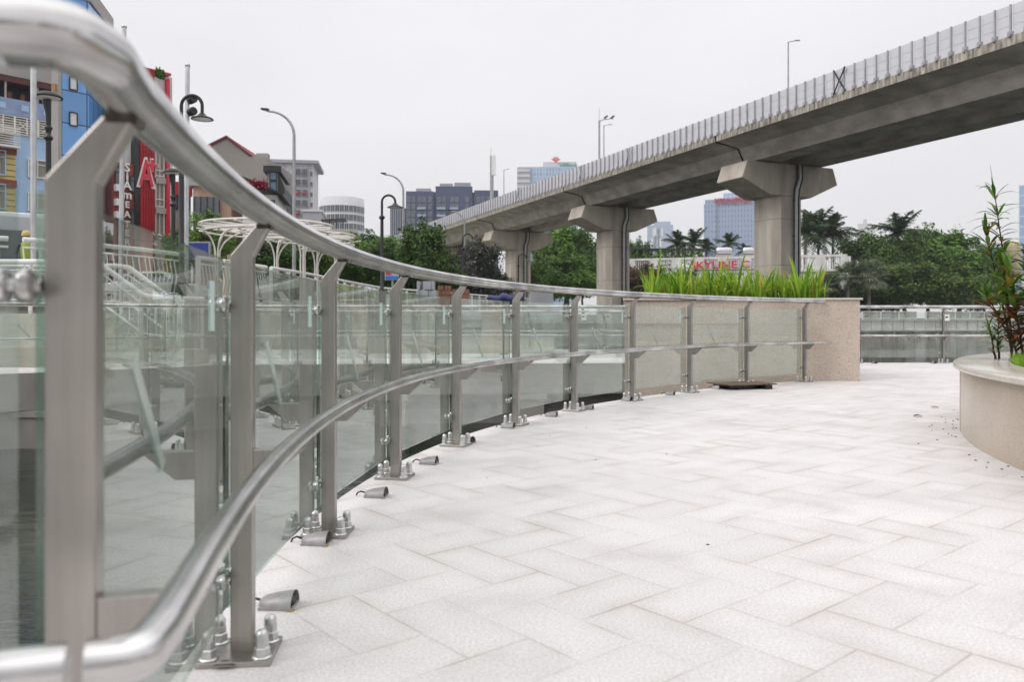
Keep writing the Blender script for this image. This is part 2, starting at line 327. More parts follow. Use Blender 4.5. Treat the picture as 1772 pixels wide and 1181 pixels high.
M['maroon'] = simple('maroon_beam', (.10, .02, .02), .6)
M['greywall'] = simple('grey_wall', (.40, .38, .37), .85, scale=.4, var=.1)
M['beigewall'] = simple('beige_gable_wall', (.34, .315, .29), .9, scale=.3, var=.07)
M['roofred'] = simple('red_roof', (.24, .045, .05), .7)
M['orangewall'] = simple('orange_wall', (.50, .33, .24), .8, scale=.5)
M['bluecurtain'] = curtain('blue_curtain_wall', (.17, .42, .85), (.02, .05, .12), 1.9, 2.6, .05, .12, .35)
M['twrgrey'] = simple('tower_grey', (.36, .36, .40), .8, scale=.1, var=.08)
M['twrwhite'] = simple('tower_white', (.60, .60, .62), .8, scale=.1, var=.06)
M['darkblock'] = simple('dark_blue_cladding', (.050, .068, .145), .6, scale=.1)
M['bankglass'] = curtain('bank_curtain', (.30, .42, .62), (.45, .52, .62), 2.4, 3.4, .25, .2, .25)
M['oilglass'] = curtain('oil_tower_curtain', (.15, .24, .46), (.28, .34, .46), 2.0, 3.3, .75, .2, .3)
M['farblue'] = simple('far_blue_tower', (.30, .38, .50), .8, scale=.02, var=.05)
M['screen'] = simple('blue_screen', (.02, .05, .30), .3, scale=2, c2=(.01, .02, .16))
M['signblue'] = simple('sign_blue', (.03, .20, .62), .5)
M['brick'] = simple('orange_brick', (.27, .13, .075), .85, scale=6)
M['pale_block'] = simple('pale_blocks', (.42, .43, .46), .8, scale=3)
M['tarp'] = simple('blue_tarp', (.02, .03, .13), .5, scale=3)
M['corr'] = simple('corrugated_white', (.55, .57, .60), .4, scale=1)
M['vest'] = simple('hi_vis_vest', (.34, .42, .05), .6)
M['skin'] = simple('skin', (.42, .26, .18), .5)
M['cloth'] = simple('dark_cloth', (.04, .045, .06), .8)
M['ply'] = simple('plywood', (.15, .11, .075), .8, scale=6, stretch=(1, 8, 1))
M['rubber'] = simple('rubber', (.02, .02, .02), .8)
def water():
    m, t, p, N, L = newmat('lake_water')
    p.inputs['Base Color'].default_value = (.010, .016, .010, 1); p.inputs['Roughness'].default_value = .06; p.inputs['IOR'].default_value = 1.33
    tc = N('ShaderNodeTexCoord'); mp = N('ShaderNodeMapping'); mp.inputs['Scale'].default_value = (.6, 2.2, 1); L(tc.outputs['Object'], mp.inputs[0])
    a = N('ShaderNodeTexNoise'); a.inputs['Scale'].default_value = 2.2; a.inputs['Detail'].default_value = 4; L(mp.outputs[0], a.inputs[0])
    b = N('ShaderNodeBump'); b.inputs['Strength'].default_value = .22; b.inputs['Distance'].default_value = .05; L(a.outputs[0], b.inputs['Height']); L(b.outputs[0], p.inputs['Normal'])
    return m
M['water'] = water()
M['weld'] = simple('burnt_weld', (.13, .105, .085), .5, .7, scale=60, c2=(.05, .04, .035))
# ------------------------------------------------------------------ the plaza and its curve
pX = [5.03710347e-02, -1.26783087e-01, -1.79151709e-01, 1.90850540e+00, 2.47368986e+00, 2.75004580e-02]
pZ = [-2.68703567e-01, 5.32644978e-02, 1.29160695e-01, -5.41689763e-01, 5.31758334e+00, 6.62865887e+00]
def curve(t, off=0.0):        # off > 0 : toward the plaza
    s = (t - 5) / 5.0
    X = np.polyval(pX, s); Y = np.polyval(pZ, s); dX = np.polyval(np.polyder(pX), s); dY = np.polyval(np.polyder(pZ), s); l = math.hypot(dX, dY)
    return float(X + off * dY / l), float(Y - off * dX / l), math.atan2(-dX / l, dY / l)   # x, y, heading of the inward normal
OUT = 0.13
edge = [curve(t, -OUT)[:2] for t in np.linspace(0, 10.05, 60)]
plz = [(-3.0, -.75)] + edge + [(4.6, 11.6), (4.95, 14), (5.0, 16.45), (40, 16.45), (40, -22), (-3.0, -22)]
def flat_sheet(mb, poly, z, mi=0):
    import mathutils.geometry as G
    tri = G.tessellate_polygon([[Vector((x, y, 0)) for x, y in poly]])
    fs = []
    for a, b, c in tri:
        pa, pb, pc = poly[a], poly[b], poly[c]
        cr = (pb[0] - pa[0]) * (pc[1] - pa[1]) - (pb[1] - pa[1]) * (pc[0] - pa[0])
        fs.append((a, b, c) if cr > 0 else (a, c, b))
    mb.add([(x, y, z) for x, y in poly], fs, mi)
def skirt(mb, pts, z0, z1, mi=0, closed=False):
    n = len(pts); vs = [(x, y, z0) for x, y in pts] + [(x, y, z1) for x, y in pts]
    mb.add(vs, [(i, (i + 1) % n, n + (i + 1) % n, n + i) for i in range(n if closed else n - 1)], mi)
mb = MB(); flat_sheet(mb, plz, 0.0); skirt(mb, plz, -0.25, 0.0, 1, True); skirt(mb, [(x * .995 + .05, y) for x, y in plz], -1.7, -.25, 2, True)
struct('plaza_floor', mb.build('plaza_floor', [M['paving'], M['conc_wall'], M['conc_wet_shade']]))
E = [(-30, -8), (-22, 4), (-14, 12), (-9.8, 15.4), (-8.3, 17.9), (-7.3, 23.4), (-6.8, 29.8), (-6.3, 39.6), (-.6, 54), (5.8, 70), (20, 92), (45, 103), (70, 108), (110, 112), (320, 130)]
def ez(x): return 1.4 if x < 6 else (1.4 - .45 * min(1, (x - 6) / 34))
mb = MB(); vs = []; far = []
for i, (x, y) in enumerate(E):
    a = R(180) - R(180) * i / (len(E) - 1)
    vs.append((x, y, ez(x))); far.append((4500 * math.cos(a), 4500 * math.sin(a) - (400 if i in (0, len(E) - 1) else 0), .9))
n = len(E); mb.add(vs + far, [(i, i + n, i + 1 + n, i + 1) for i in range(n - 1)])
struct('ground', mb, M['land'])
mb = MB(); mb.add([(-600, -600, -1.25), (600, -600, -1.25), (600, 600, -1.25), (-600, 600, -1.25)], [(0, 1, 2, 3)]); struct('water', mb, M['water'])
# road behind the left bank
mb = MB(); rd = [(-10.5, 19), (-9.2, 24), (-8.8, 30), (-8.3, 40.5), (-2.6, 55.5), (3, 71.5), (-8, 76), (-17, 62), (-24, 48), (-26, 36), (-27, 24), (-20, 12), (-13, 14.5)]
flat_sheet(mb, rd, 1.42); struct('road', mb, M['asphalt'])
# embankment wall under the left bank
r = empty('embankment_wall', (-7.3, 23.4, -1.6), 0, 'stained grey concrete embankment wall holding up the street on the left', 'wall')
mb = MB(); skirt(mb, E[1:11], -1.7, 1.37, 0); skirt(mb, [(x + .18, y - .05) for x, y in E[1:11]], 1.15, 1.40, 1)
mb.build('wall_face', [M['conc_wall'], M['conc_light']], r, world=True)
# lakeside wall under the far bank
rt = empty('lakeside_wall', (45, 103, -1.3), 0, 'long pale panelled lakeside wall across the lake under the trees', 'wall')
def lerp(a, b, t): return a + (b - a) * t
far_pts = E[10:14]; mbw = MB(); mbp = MB(); mbf = MB(); mbs = MB()
def walk(pts, step):
    out = []; d = 0
    for i in range(len(pts) - 1):
        a = Vector(pts[i]); b = Vector(pts[i + 1]); l = (b - a).length; k = int(l / step)
        for j in range(k): out.append((a.lerp(b, j / k), (b - a).normalized()))
    return out
skirt(mbw, far_pts, -.35, .93, 0); skirt(mbw, [(x + .0, y + 1.2) for x, y in far_pts], -1.5, -.35, 2)
for (a, b) in zip(far_pts[:-1], far_pts[1:]):
    c = ((a[0] + b[0]) / 2, (a[1] + b[1]) / 2); l = math.hypot(b[0] - a[0], b[1] - a[1]); h = math.atan2(b[1] - a[1], b[0] - a[0])
    mbw.box((c[0], c[1] - .12, -.42), (l + .3, .7, .16), h, 1); mbw.box((c[0], c[1] - .1, .95), (l + .3, .5, .14), h, 1)
mbw.build('wall_face', [M['whitewall'], M['conc_light'], M['conc_wet_shade']], rt, world=True)
k = 0
for (p, d) in walk(far_pts, 1.55):
    h = math.atan2(d.y, d.x); q = MB(); q.box((p.x, p.y - .04, .28), (.07, .14, 1.16), h)
    k += 1
    if k < 48: q.build('pilaster', M['conc_wall'], rt, world=True)
    for ii in range(4):
        for jj in range(3): mbs.box((p.x + d.x * (.3 + ii * .3 + .15 * (jj % 2)), p.y + d.y * (.3 + ii * .3) - .03, -.05 + jj * .3), (.11, .1, .09), h)
o = mbs.build('perforation', M['conc_wall'], rt, world=True); o['kind'] = 'stuff'
mb = MB()
for i in range(700):
    x = random.uniform(20, 100); y = np.interp(x, [p[0] for p in far_pts], [p[1] for p in far_pts]) - random.uniform(-.3, .9); s = random.uniform(.12, .32)
    mb.box((x, y, -1.2 + random.uniform(-.05, .18)), (s * 1.5, s, s * .8), random.uniform(0, 3), 0, random.uniform(-.4, .4))
tag(mb.build('shore_rocks', M['conc_light']), 'strip of pale rubble stones at the waterline below the far lakeside wall', 'rocks', kind='stuff')
# railing on the far bank
def lakefence(pts, label, z, skip=()):
    r = empty('promenade_railing', (pts[0][0], pts[0][1], z), 0, label, 'railing')
    q = MB()
    for (a, b) in zip(pts[:-1], pts[1:]): q.tube([(a[0], a[1], z + 1.05), (b[0], b[1], z + 1.05)], .06, 6); q.tube([(a[0], a[1], z + .15), (b[0], b[1], z + .15)], .04, 6)
    q.build('rail', M['whitewall'], r, world=True)
    for (p, d) in walk(pts, 2.05):
        q = MB(); q.box((p.x, p.y, z + .55), (.16, .12, 1.1), math.atan2(d.y, d.x)); q.build('post', M['whitewall'], r, world=True)
    q = MB()
    for (a, b) in zip(pts[:-1], pts[1:]):
        c = ((a[0] + b[0]) / 2, (a[1] + b[1]) / 2 + .03, z + .6); q.box(c, (math.hypot(b[0] - a[0], b[1] - a[1]), .02, .8), math.atan2(b[1] - a[1], b[0] - a[0]))
    q.build('mesh_panel', M['meshpanel'], r, world=True)
M['meshpanel'] = glassmat('mesh_infill', (.5, .52, .5), 1.2, .4, .28)
lakefence([(45.5, 103.4), (53.3, 104.9)], 'white promenade railing across the lake, left stretch before the gap', .97)
lakefence([(54.6, 105.1), (70, 108.3), (82, 109.4)], 'white promenade railing across the lake, right stretch after the gap', .97)
# the lower walkway on the other side of the water
lw = [(-16, 8.5), (-11.5, 10.6), (-7.3, 13.7), (-5.8, 15.5), (-2.1, 16.05), (2.3, 16.25), (4.6, 16.3), (4.6, 24.1), (-7.2, 24.1), (-8.2, 17.9), (-9.7, 15.4), (-13.9, 12), (-20, 6)]
mb = MB(); flat_sheet(mb, lw, 0.0); skirt(mb, lw, -.62, 0.0, 1, True); skirt(mb, [(x * .97, y + .35) for x, y in lw[:7]], -1.7, -.62, 1)
struct('lower_walkway', mb.build('lower_walkway', [M['paving'], M['conc_wall'], M['conc_wet_shade']]))
# columns below the walkway edge
for i, t in enumerate(np.linspace(0, 1, 6)):
    x = lerp(-10.8, 3.2, t); y = np.interp(x, [p[0] for p in lw[:6]], [p[1] for p in lw[:6]]) + .14
    q = MB(); q.box((0, 0, -.55), (.5, .34, 1.1)); q.box((0, 0, -.04), (.62, .42, .1))
    o = q.build('walkway_column', M['conc_wall'], None, (x, y, -.64)); tag(o, 'short square concrete column carrying the walkway edge over the water', 'column', 'columns under the lower walkway')
# ------------------------------------------------------------------ glass railings
def tubecurve(pts, r, mat, name, parent, n=20, seg=None):
    q = MB(); q.tube(pts, r, n); return q.build(name, mat, parent, world=True)
K = 1.035
post_me = {}
def make_post(parent, flip=1):
    q = MB()
    q.prof([(-.021, .012), (.035, .012), (.035, K), (.080, 1.120), (.046, 1.120), (-.021, K + .004)], -.019, .019)
    q.prof([(.033, .462), (.082, .462), (.166, .536), (.033, .536)], -.015, .015)
    p = q.build('post', M['steel'], parent, bevel=.003)
    q = MB(); q.box((.063, 0, 1.1165), (.038, .041, .006)); q.box((.0635, 0, 1.111), (.036, .0395, .006)); q.build('weld_stain', M['weld'], p)
    q = MB(); q.box((0, 0, .007), (.185, .165, .014)); q.build('base_plate', M['steel'], p, bevel=.002)
    nut = None
    for a in (-1, 1):
        for b in (-1, 1):
            q = MB()
            q.lathe([(0, .0), (.026, 0), (.026, .004), (0, .004)], (0, 0, 0), 16)
            q.lathe([(.0205, .004), (.0205, .024), (.018, .026), (.013, .027)], (0, 0, 0), 6, smooth=False)
            q.lathe([(.0175, .026), (.0175, .044), (.0165, .046)], (0, 0, 0), 6, smooth=False)
            q.lathe([(.016, .046), (.0165, .052), (.0155, .060), (.011, .067), (.004, .070), (0, .0705)], (0, 0, 0), 14)
            if nut is None: nut = q.build('cap_nut', M['zinc'], p, (a * .066, b * .052, .014)); first = nut
            else:
                c = nut.copy(); col.objects.link(c); c.parent = p; c.location = (a * .066, b * .052, .014)
    clamp = None
    for z in (.91, .205):
        for b in (-1, 1):
            if clamp is None:
                q = MB()
                q.lathe([(0, -.020), (.017, -.020), (.020, -.016), (.020, -.0065), (.0, -.0065)], (0, 0, 0), 18, axis=(1, 0, 0))
                q.lathe([(0, .0065), (.020, .0065), (.020, .016), (.017, .020), (0, .020)], (0, 0, 0), 18, axis=(1, 0, 0))
                q.lathe([(.008, -.02), (.008, .03)], (0, 0, 0), 10, axis=(1, 0, 0))
                q.box((.022, -.018, 0), (.010, .04, .018))
                clamp = q.build('glass_clamp', M['chrome'], p, (-.043, b * .047, z))
            else:
                c = clamp.copy(); col.objects.link(c); c.parent = p; c.location = (-.043, b * .047, z)
                if b > 0: c.rotation_euler = (0, 0, 0); c.scale = (1, -1, 1) if False else (1, 1, 1)
    return p
def glass_panel(parent, a, b, tape=True, strip=True, z0=.112, z1=1.03, lab=None):
    # a, b : xy ends of the pane (b is the far end)
    ax = Vector((b[0] - a[0], b[1] - a[1])); l = ax.length; h = math.atan2(ax.y, ax.x)
    base = parent.location
    q = MB(); q.b2(0, l, -.005, .005, z0, z1)
    q.m = [1, 1, 0, 0, 1, 1]
    # faces order in box(): -x, +x, -y, +y, -z, +z
    o = q.build('glass_pane', [M['glass'], M['glassedge']], parent, (a[0] - base.x, a[1] - base.y, -base.z), rz=h)
    if strip:
        s = MB(); s.b2(l - .15, l - .115, -.0085, -.0065, .845, .965); s.build('pale_sticker', M['sticker'], o)
    if tape:
        s = MB(); s.box((l * .40, -.0078, .70), (.028, .002, .27), 0, 0, 0, R(-40)); s.build('diagonal_tape', M['tape'], o)
    return o
base0 = curve(0)[:2]
rail = empty('glass_railing', (base0[0], base0[1], 0), 0, 'curved stainless steel and glass railing sweeping along the left edge of the plaza', 'railing')
proto = None
for i in range(0, 11):
    x, y, h = curve(i)
    if proto is None: p = proto = make_post(rail)
    else: p = copy_tree(proto, rail)
    p.location = (x - base0[0], y - base0[1], 0); p.rotation_euler = (0, 0, h)
    # inward normal is (cos h', sin h'): heading() gives angle of (dY,-dX)
for o in [c for c in rail.children if c.name.startswith('post')]: pass
def inward(t):
    a = curve(t, 0); b = curve(t, 1); return math.atan2(b[1] - a[1], b[0] - a[0])
i = 0
for o in rail.children:
    if o.name.startswith('post'):
        o.rotation_euler = (0, 0, inward(i)); i += 1
def cpt(t, off): return curve(t, off)[:2]
for i in range(0, 10):
    d = .030 / 1.18
    a = cpt(i + d, -.043); b = cpt(i + 1 - d, -.043)
    # straight pane between two posts
    A = Vector(cpt(i, -.043)); B = Vector(cpt(i + 1, -.043)); u = (B - A).normalized()
    glass_panel(rail, A + u * .030, B - u * .030, tape=(i < 9), strip=(i < 9 and i != 5))
A = Vector(cpt(0, -.043)); glass_panel(rail, A + Vector((-.80, -.60)) * .9, A + Vector((-.80, -.60)) * .012, tape=False, strip=False)
# rails
r1, z1, r2, z2 = .068, 1.148, .147, .5586
def bend(P, k=7):
    out = [Vector(P[0])]
    for a, b, c in zip(P[:-2], P[1:-1], P[2:]):
        a, b, c = Vector(a), Vector(b), Vector(c); m1 = b.lerp(a, min(.5, .016 / (a - b).length)); m2 = b.lerp(c, min(.5, .016 / (c - b).length))
        for i in range(k): u = i / (k - 1); out.append(m1.lerp(b, u).lerp(b.lerp(m2, u), u))
    return out + [Vector(P[-1])]
tp = bend([(-.482, .762, z1), (-.437, .772, z1), (-.432, .84, z1), cpt(-.02, r1) + (z1,)]) + [cpt(t, r1) + (z1,) for t in np.linspace(.03, 8.52, 110)]
tubecurve(tp, .0335, M['chrome'], 'top_rail', rail, 28)
tubecurve([cpt(t, r1) + (z1,) for t in np.linspace(8.53, 10.26, 24)], .0335, M['chrome'], 'top_rail', rail, 28)
tubecurve([(-.490 - .3 * k, .761 - .08 * k, z1) for k in (0, 1, 2)], .0335, M['chrome'], 'top_rail', rail, 24)
hp = bend([(-.385, .7215, z2), (-.345, .735, z2), (-.352, .80, z2), cpt(-.05, r2) + (z2,)]) + [cpt(t, r2) + (z2,) for t in np.linspace(-.01, 8.66, 120)]
tubecurve(hp, .0220, M['chrome'], 'handrail', rail, 24)
tubecurve([cpt(t, r2) + (z2,) for t in np.linspace(8.67, 10.30, 24)], .0220, M['chrome'], 'handrail', rail, 24)
tubecurve([(-.3985, .7145, z2), (-.45, .697, z2), (-.80, .60, z2)], .0220, M['chrome'], 'handrail', rail, 24)
# thin dark joint rings
for (t, o_, z, rr) in ((8.525, r1, z1, .0341), (8.665, r2, z2, .0227), (4.55, r1, z1, .0340)):
    a = Vector(cpt(t - .004, o_) + (z,)); b = Vector(cpt(t + .004, o_) + (z,))
    q = MB(); q.tube([a, b], rr, 24); q.build('joint_ring', M['rust'] if rr != .0340 else M['steel'], rail, world=True)
# straight railings: built from the same post
def straight_railing(a, b, n, label, side=1, name='glass_railing', tapes=True, ext=.3):
    a = Vector(a); b = Vector(b); u = (b - a).normalized(); nrm = Vector((u.y, -u.x)) * side    # inward normal (towards people)
    r = empty(name, (a.x, a.y, 0), 0, label, 'railing')
    h = math.atan2(nrm.y, nrm.x)
    for i in range(n):
        c = copy_tree(proto, r); p = a.lerp(b, i / (n - 1)); c.location = (p.x - a.x, p.y - a.y, 0); c.rotation_euler = (0, 0, h)
    for i in range(n - 1):
        p = a.lerp(b, i / (n - 1)) - nrm * .043; q = a.lerp(b, (i + 1) / (n - 1)) - nrm * .043
        glass_panel(r, p + u * .03, q - u * .03, tape=tapes, strip=False)
    A = a - u * ext; B = b + u * ext
    for (o_, z, rr, nm) in ((r1, z1, .0335, 'top_rail'), (r2, z2, .0220, 'handrail')):
        tubecurve([tuple(A + nrm * o_) + (z,), tuple(B + nrm * o_) + (z,)], rr, M['chrome'], nm, r, 16)
    return r
straight_railing((5.35 , 16.35), (17.6, 16.35), 8, 'straight steel and glass railing along the lake edge right of the granite block', 1, ext=.35)
straight_railing((-7.15, 13.95), (-5.75, 15.6), 3, 'short angled steel and glass railing on the near edge of the lower walkway', -1, ext=.1)
straight_railing((-5.6, 15.68), (3.9, 16.3), 8, 'long steel and glass railing on the near edge of the lower walkway', -1, ext=.1)
straight_railing((-15, 9.2), (-7.4, 13.75), 7, 'steel and glass railing at the far left of the lower walkway', -1, ext=.1)
straight_railing((-6.6, 23.9), (4.4, 23.9), 8, 'steel and glass railing on the back edge of the lower walkway', 1, ext=.1)
# paper notices stuck on far glass
for (px, py, Z, lab) in ((1636, 550, 16.36, 'small white paper notice stuck to the right lake railing'), (1052, 549, 16.2, 'small white notice on the walkway railing behind the sixth pane'), (1010, 549, 16.15, 'larger white notice on the walkway railing beside the seventh post')):
    q = MB(); q.box((0, 0, 0), (.10, .004, .13)); q.box((-.01, -.004, .01), (.05, .004, .03), mi=1)
    o = q.build('paper_notice', [M['paper'], M['dark']], None, (PX(px, Z), Z - .06, PZ(py, Z))); tag(o, lab, 'notice')
# ------------------------------------------------------------------ floor spotlights
def make_spot():
    r = empty('floor_spotlight', (0, 0, 0))
    n = 14; vs = []; fs = []
    prof = [(-.060, .022, .024), (-.045, .034, .036), (-.01, .042, .047), (.035, .046, .056), (.05, .047, .058)]
    for (x, wy, hz) in [(x * .95, wy * .92, hz * .78) for x, wy, hz in prof]:
        for j in range(n + 1):
            a = math.pi * j / n; vs.append((x + (.022 * math.sin(a) if x > .05 else 0), wy * math.cos(a), .004 + hz * math.sin(a)))
    k = n + 1
    for i in range(len(prof) - 1):
        for j in range(n): fs.append((i * k + j, i * k + j + 1, (i + 1) * k + j + 1, (i + 1) * k + j))
    q = MB(); q.add(vs, fs, 0, True); q.add([vs[j] for j in range(k)], [tuple(range(k))], 0)
    q.box((-.003, 0, .003), (.100, .084, .006)); q.build('housing', M['spot'], r)
    q = MB(); q.lathe([(0, 0), (.024, 0), (.024, .003), (0, .003)], (.040, 0, .021), 14, axis=(1, 0, .15)); q.build('lens', M['black'], r)
    q = MB(); q.tube([(-.06, .0, .018), (-.085, .004, .022), (-.10, .006, .014), (-.108, .006, .001)], .004, 6); q.build('cable', M['rubber'], r)
    q = MB(); q.lathe([(0, 0.0012), (.011, .0010), (.014, .0004)], (.045, -.036, .0006), 9); q.build('rust_stain', M['rust'], r)
    return r
spots = [(484, 1050, -.05), (549, 941, -.1), (652, 860, -.15), (743, 803, -.2), (808, 767, -.5), (880, 741, -.3), (955, 721, -.3), (1018, 709, -.35), (1085, 694, -.5), (1160, 684, -.5), (1240, 673, -.6)]
ords = ['nearest', 'second nearest', 'third nearest', 'fourth nearest', 'fifth nearest', 'sixth nearest', 'seventh nearest', 'eighth nearest', 'ninth nearest', 'tenth nearest', 'farthest']
sp = None
for i, (px, py, a) in enumerate(spots):
    Z = F * CH / (py - HZ); o = make_spot() if sp is None else copy_tree(sp); sp = sp or o
    o.location = (PX(px, Z), Z, 0.001); o.rotation_euler = (0, 0, a)
    tag(o, 'small grey hooded floor spotlight by the curved railing, %s to the viewer' % ords[i], 'floor light', 'floor spotlights along the curved railing')
for (px, lab) in ((1513, 'left small floor light at the foot of the lake railing'), (1616, 'small floor light just left of the lake railing post')):
    o = copy_tree(sp); o.location = (PX(px, 16.1), 16.1, .001); o.rotation_euler = (0, 0, -1.4); tag(o, lab, 'floor light', 'floor lights at the lake railing')
# loose cover board
o = empty('cover_board', (PX(1285, 10.2), 10.25, 0), 0, 'thin wooden board lying on a dark frame beside the ninth railing post', 'board')
q = MB(); q.box((0, 0, .062), (.72, .5, .014), R(20)); q.build('board', M['ply'], o)
q = MB()
for (x, y) in ((-.2, 0), (.22, 0)): q.box((x, y, .028), (.10, .42, .054), R(20))
q.box((0, .0, .028), (.55, .3, .05), R(20)); q.build('frame', M['black'], o)
# fallen leaves
M['deadleaf'] = simple('dead_leaf', (.42, .24, .11), .7); M['deadleaf2'] = simple('dead_leaf_dark', (.10, .05, .03), .7)
def leaf_obj(px, py, ang, L_, mat, lab):
    Z = F * CH / (py - HZ); q = MB(); n = 6; vs = []; fs = []
    for i in range(n + 1):
        u = i / n; wd = .22 * L_ * math.sin(math.pi * u) ** .8 + .0005; z = .004 + .02 * math.sin(u * 3.1) * L_ * 4
        vs += [(u * L_ - L_ / 2, -wd, z + wd * .35), (u * L_ - L_ / 2, 0, z), (u * L_ - L_ / 2, wd, z + wd * .5)]
    for i in range(n):
        b = i * 3; fs += [(b, b + 1, b + 4, b + 3), (b + 1, b + 2, b + 5, b + 4)]
    q.add(vs, fs, 0, True); o = q.build('fallen_leaf', mat, None, (PX(px, Z), Z, .001), rz=ang); tag(o, lab, 'leaf')
leaf_obj(1618, 707, .2, .09, M['deadleaf'], 'pale tan fallen leaf on the paving near the round planter')
leaf_obj(1588, 722, .1, .09, M['deadleaf2'], 'dark curled fallen leaf on the paving left of the round planter')
leaf_obj(388, 1158, .1, .06, M['deadleaf2'], 'crumpled brown leaf litter at the base plate of the nearest standing post')
leaf_obj(716, 669, .8, .03, M['deadleaf'], 'tiny tan leaf scrap behind the railing glass on the paving') if False else None
q = MB()
rr_ = random.Random(3)
for i in range(45):
    a = rr_.uniform(2.35, 3.3); rad = 6.0 + .02 + abs(rr_.gauss(0, .10)); x, y = 8.85 + rad * math.cos(a), 3.5 + rad * math.sin(a); s = rr_.uniform(.003, .008)
    q.box((x, y, .003), (s * 2, s, .004), rr_.uniform(0, 3))
for i in range(25):
    Z = rr_.uniform(3, 14); x = rr_.uniform(-.1, .45) * Z; s = rr_.uniform(.002, .006); q.box((x, Z, .002), (s * 2, s, .003), rr_.uniform(0, 3))
tag(q.build('grit', M['deadleaf2']), 'dark grit and leaf crumbs scattered on the pale paving', 'grit', kind='stuff')
# ------------------------------------------------------------------ granite block planter with iris
bp = [(1.66, 11.72), (4.99, 11.42), (5.02, 13.6), (2.0, 13.9)]
r = empty('block_planter', (3.4, 12.6, 0), 0, 'big rectangular pink granite planter block behind the end of the curved railing', 'planter')
q = MB(); q.prism([(x, y) for x, y in bp], -1.6, 1.165); q.build('wall', M['granite_block'], r, world=True, bevel=.004)
q = MB(); ov = [(1.63, 11.69), (5.02, 11.39), (5.05, 13.63), (1.97, 13.93)]; q.prism(ov, 1.167, 1.195); q.build('cap', M['cap'], r, world=True, bevel=.003)
q = MB(); q.prism([(1.9, 11.95), (4.8, 11.7), (4.8, 13.4), (2.2, 13.7)], 1.19, 1.205); q.build('soil', M['soil'], r, world=True)
def blade(q, x, y, z, ang, hgt, lean, wd, droop, rnd, kink=None):
    n = 7; d = Vector((math.cos(ang), math.sin(ang), 0)); sd_ = Vector((-d.y, d.x, 0)); tw = rnd.uniform(-.9, .9)
    sd_ = (sd_ * math.cos(tw) + d * math.sin(tw)); vs = []; fs = []
    for i in range(n + 1):
        u = i / n; c = Vector((x, y, z)) + d * (lean * u ** 1.6 * hgt) + Vector((0, 0, hgt * (u - droop * u ** 3)))
        ww = wd * (1 - u) ** .55 * (.7 + .6 * min(1, u * 3)) * .5 + .0006
        vs += [c - sd_ * ww, c + sd_ * ww]
    for i in range(n): b = i * 2; fs.append((b, b + 1, b + 3, b + 2))
    q.add(vs, fs, 0, True)
def add_rnd(o, per, rnd):
    me = o.data; at = me.attributes.new('rnd', 'FLOAT', 'FACE'); nfa = len(me.polygons); v = np.zeros(nfa, dtype=np.float32)
    for i in range(0, nfa, per): v[i:i + per] = rnd.random()
    at.data.foreach_set('value', v)
def make_iris(seed, hmax):
    rnd = random.Random(seed); q = MB()
    for i in range(34):
        a = rnd.uniform(0, 6.28); rr = rnd.uniform(0, .12); bend = rnd.random()
        hh = rnd.uniform(.25, .60) * hmax * (1.35 if rnd.random() < .06 else 1)
        if bend < .36: blade(q, rr * math.cos(a), rr * math.sin(a), 0, a, hh * .8, rnd.uniform(.5, .9), rnd.uniform(.014, .024), rnd.uniform(.45, .75), rnd)
        else: blade(q, rr * math.cos(a), rr * math.sin(a), 0, a, hh, rnd.uniform(.08, .55), rnd.uniform(.026, .046), rnd.uniform(0, .18), rnd)
    o = q.build('iris_clump', M['leaf_y']); add_rnd(o, 7, rnd); return o
irp = [make_iris(s, h) for s, h in ((1, 1.0), (2, .85), (3, 1.1), (4, .95))]
rnd = random.Random(11); used = [False] * 4
ir = []
for row, (yy, m_) in enumerate(((11.98, 12), (12.45, 11), (12.95, 8))):
    for i in range(m_):
        px = 1128 + (1408 - 1128) * (i + (.25 if row % 2 else 0) + rnd.uniform(-.25, .25)) / (m_ - 1)
        ir.append((PX(px, yy), yy + rnd.uniform(-.1, .1)))
for i, (x, y) in enumerate(ir):
    x = min(max(x, 2.05), 4.72)
    k = i % 4; o = irp[k] if not used[k] else irp[k].copy()
    if used[k]: col.objects.link(o)
    used[k] = True
    o.location = (x, y, 1.2); o.rotation_euler = (rnd.uniform(-.06, .06), rnd.uniform(-.06, .06), rnd.uniform(0, 6.28)); s = rnd.uniform(.8, 1.12); o.scale = (s, s, s)
    tag(o, 'bright yellow green clump of long iris blades growing in the granite block planter', 'plant', 'iris clumps in the block planter')
# ------------------------------------------------------------------ round planter
CX, CY, RR = 8.85, 3.5, 6.0
r = empty('round_planter', (CX, CY, 0), 0, 'large round polished granite planter with a smooth rim on the right', 'planter')
n = 160
def ring(q, ri, ro, z, mi=0):
    vs = [(CX + ro * math.cos(2 * math.pi * i / n), CY + ro * math.sin(2 * math.pi * i / n), z) for i in range(n)] + [(CX + ri * math.cos(2 * math.pi * i / n), CY + ri * math.sin(2 * math.pi * i / n), z) for i in range(n)]
    q.add(vs, [(i, (i + 1) % n, n + (i + 1) % n, n + i) for i in range(n)], mi, True)
q = MB(); q.lathe([(RR, 0), (RR, .498)], (CX, CY, 0), n); q.build('wall', M['granite_round'], r, world=True)
q = MB(); q.lathe([(RR - .36, .50), (RR + .04, .50), (RR + .048, .506), (RR + .048, .534), (RR + .04, .543), (RR - .34, .543), (RR - .36, .535), (RR - .36, .42)], (CX, CY, 0), n); q.build('rim', M['cap'], r, world=True)
q = MB(); q.lathe([(0.01, .60), (RR - 1.0, .575), (RR - .36, .535)], (CX, CY, 0), 60); q.build('soil', M['soil'], r, world=True)
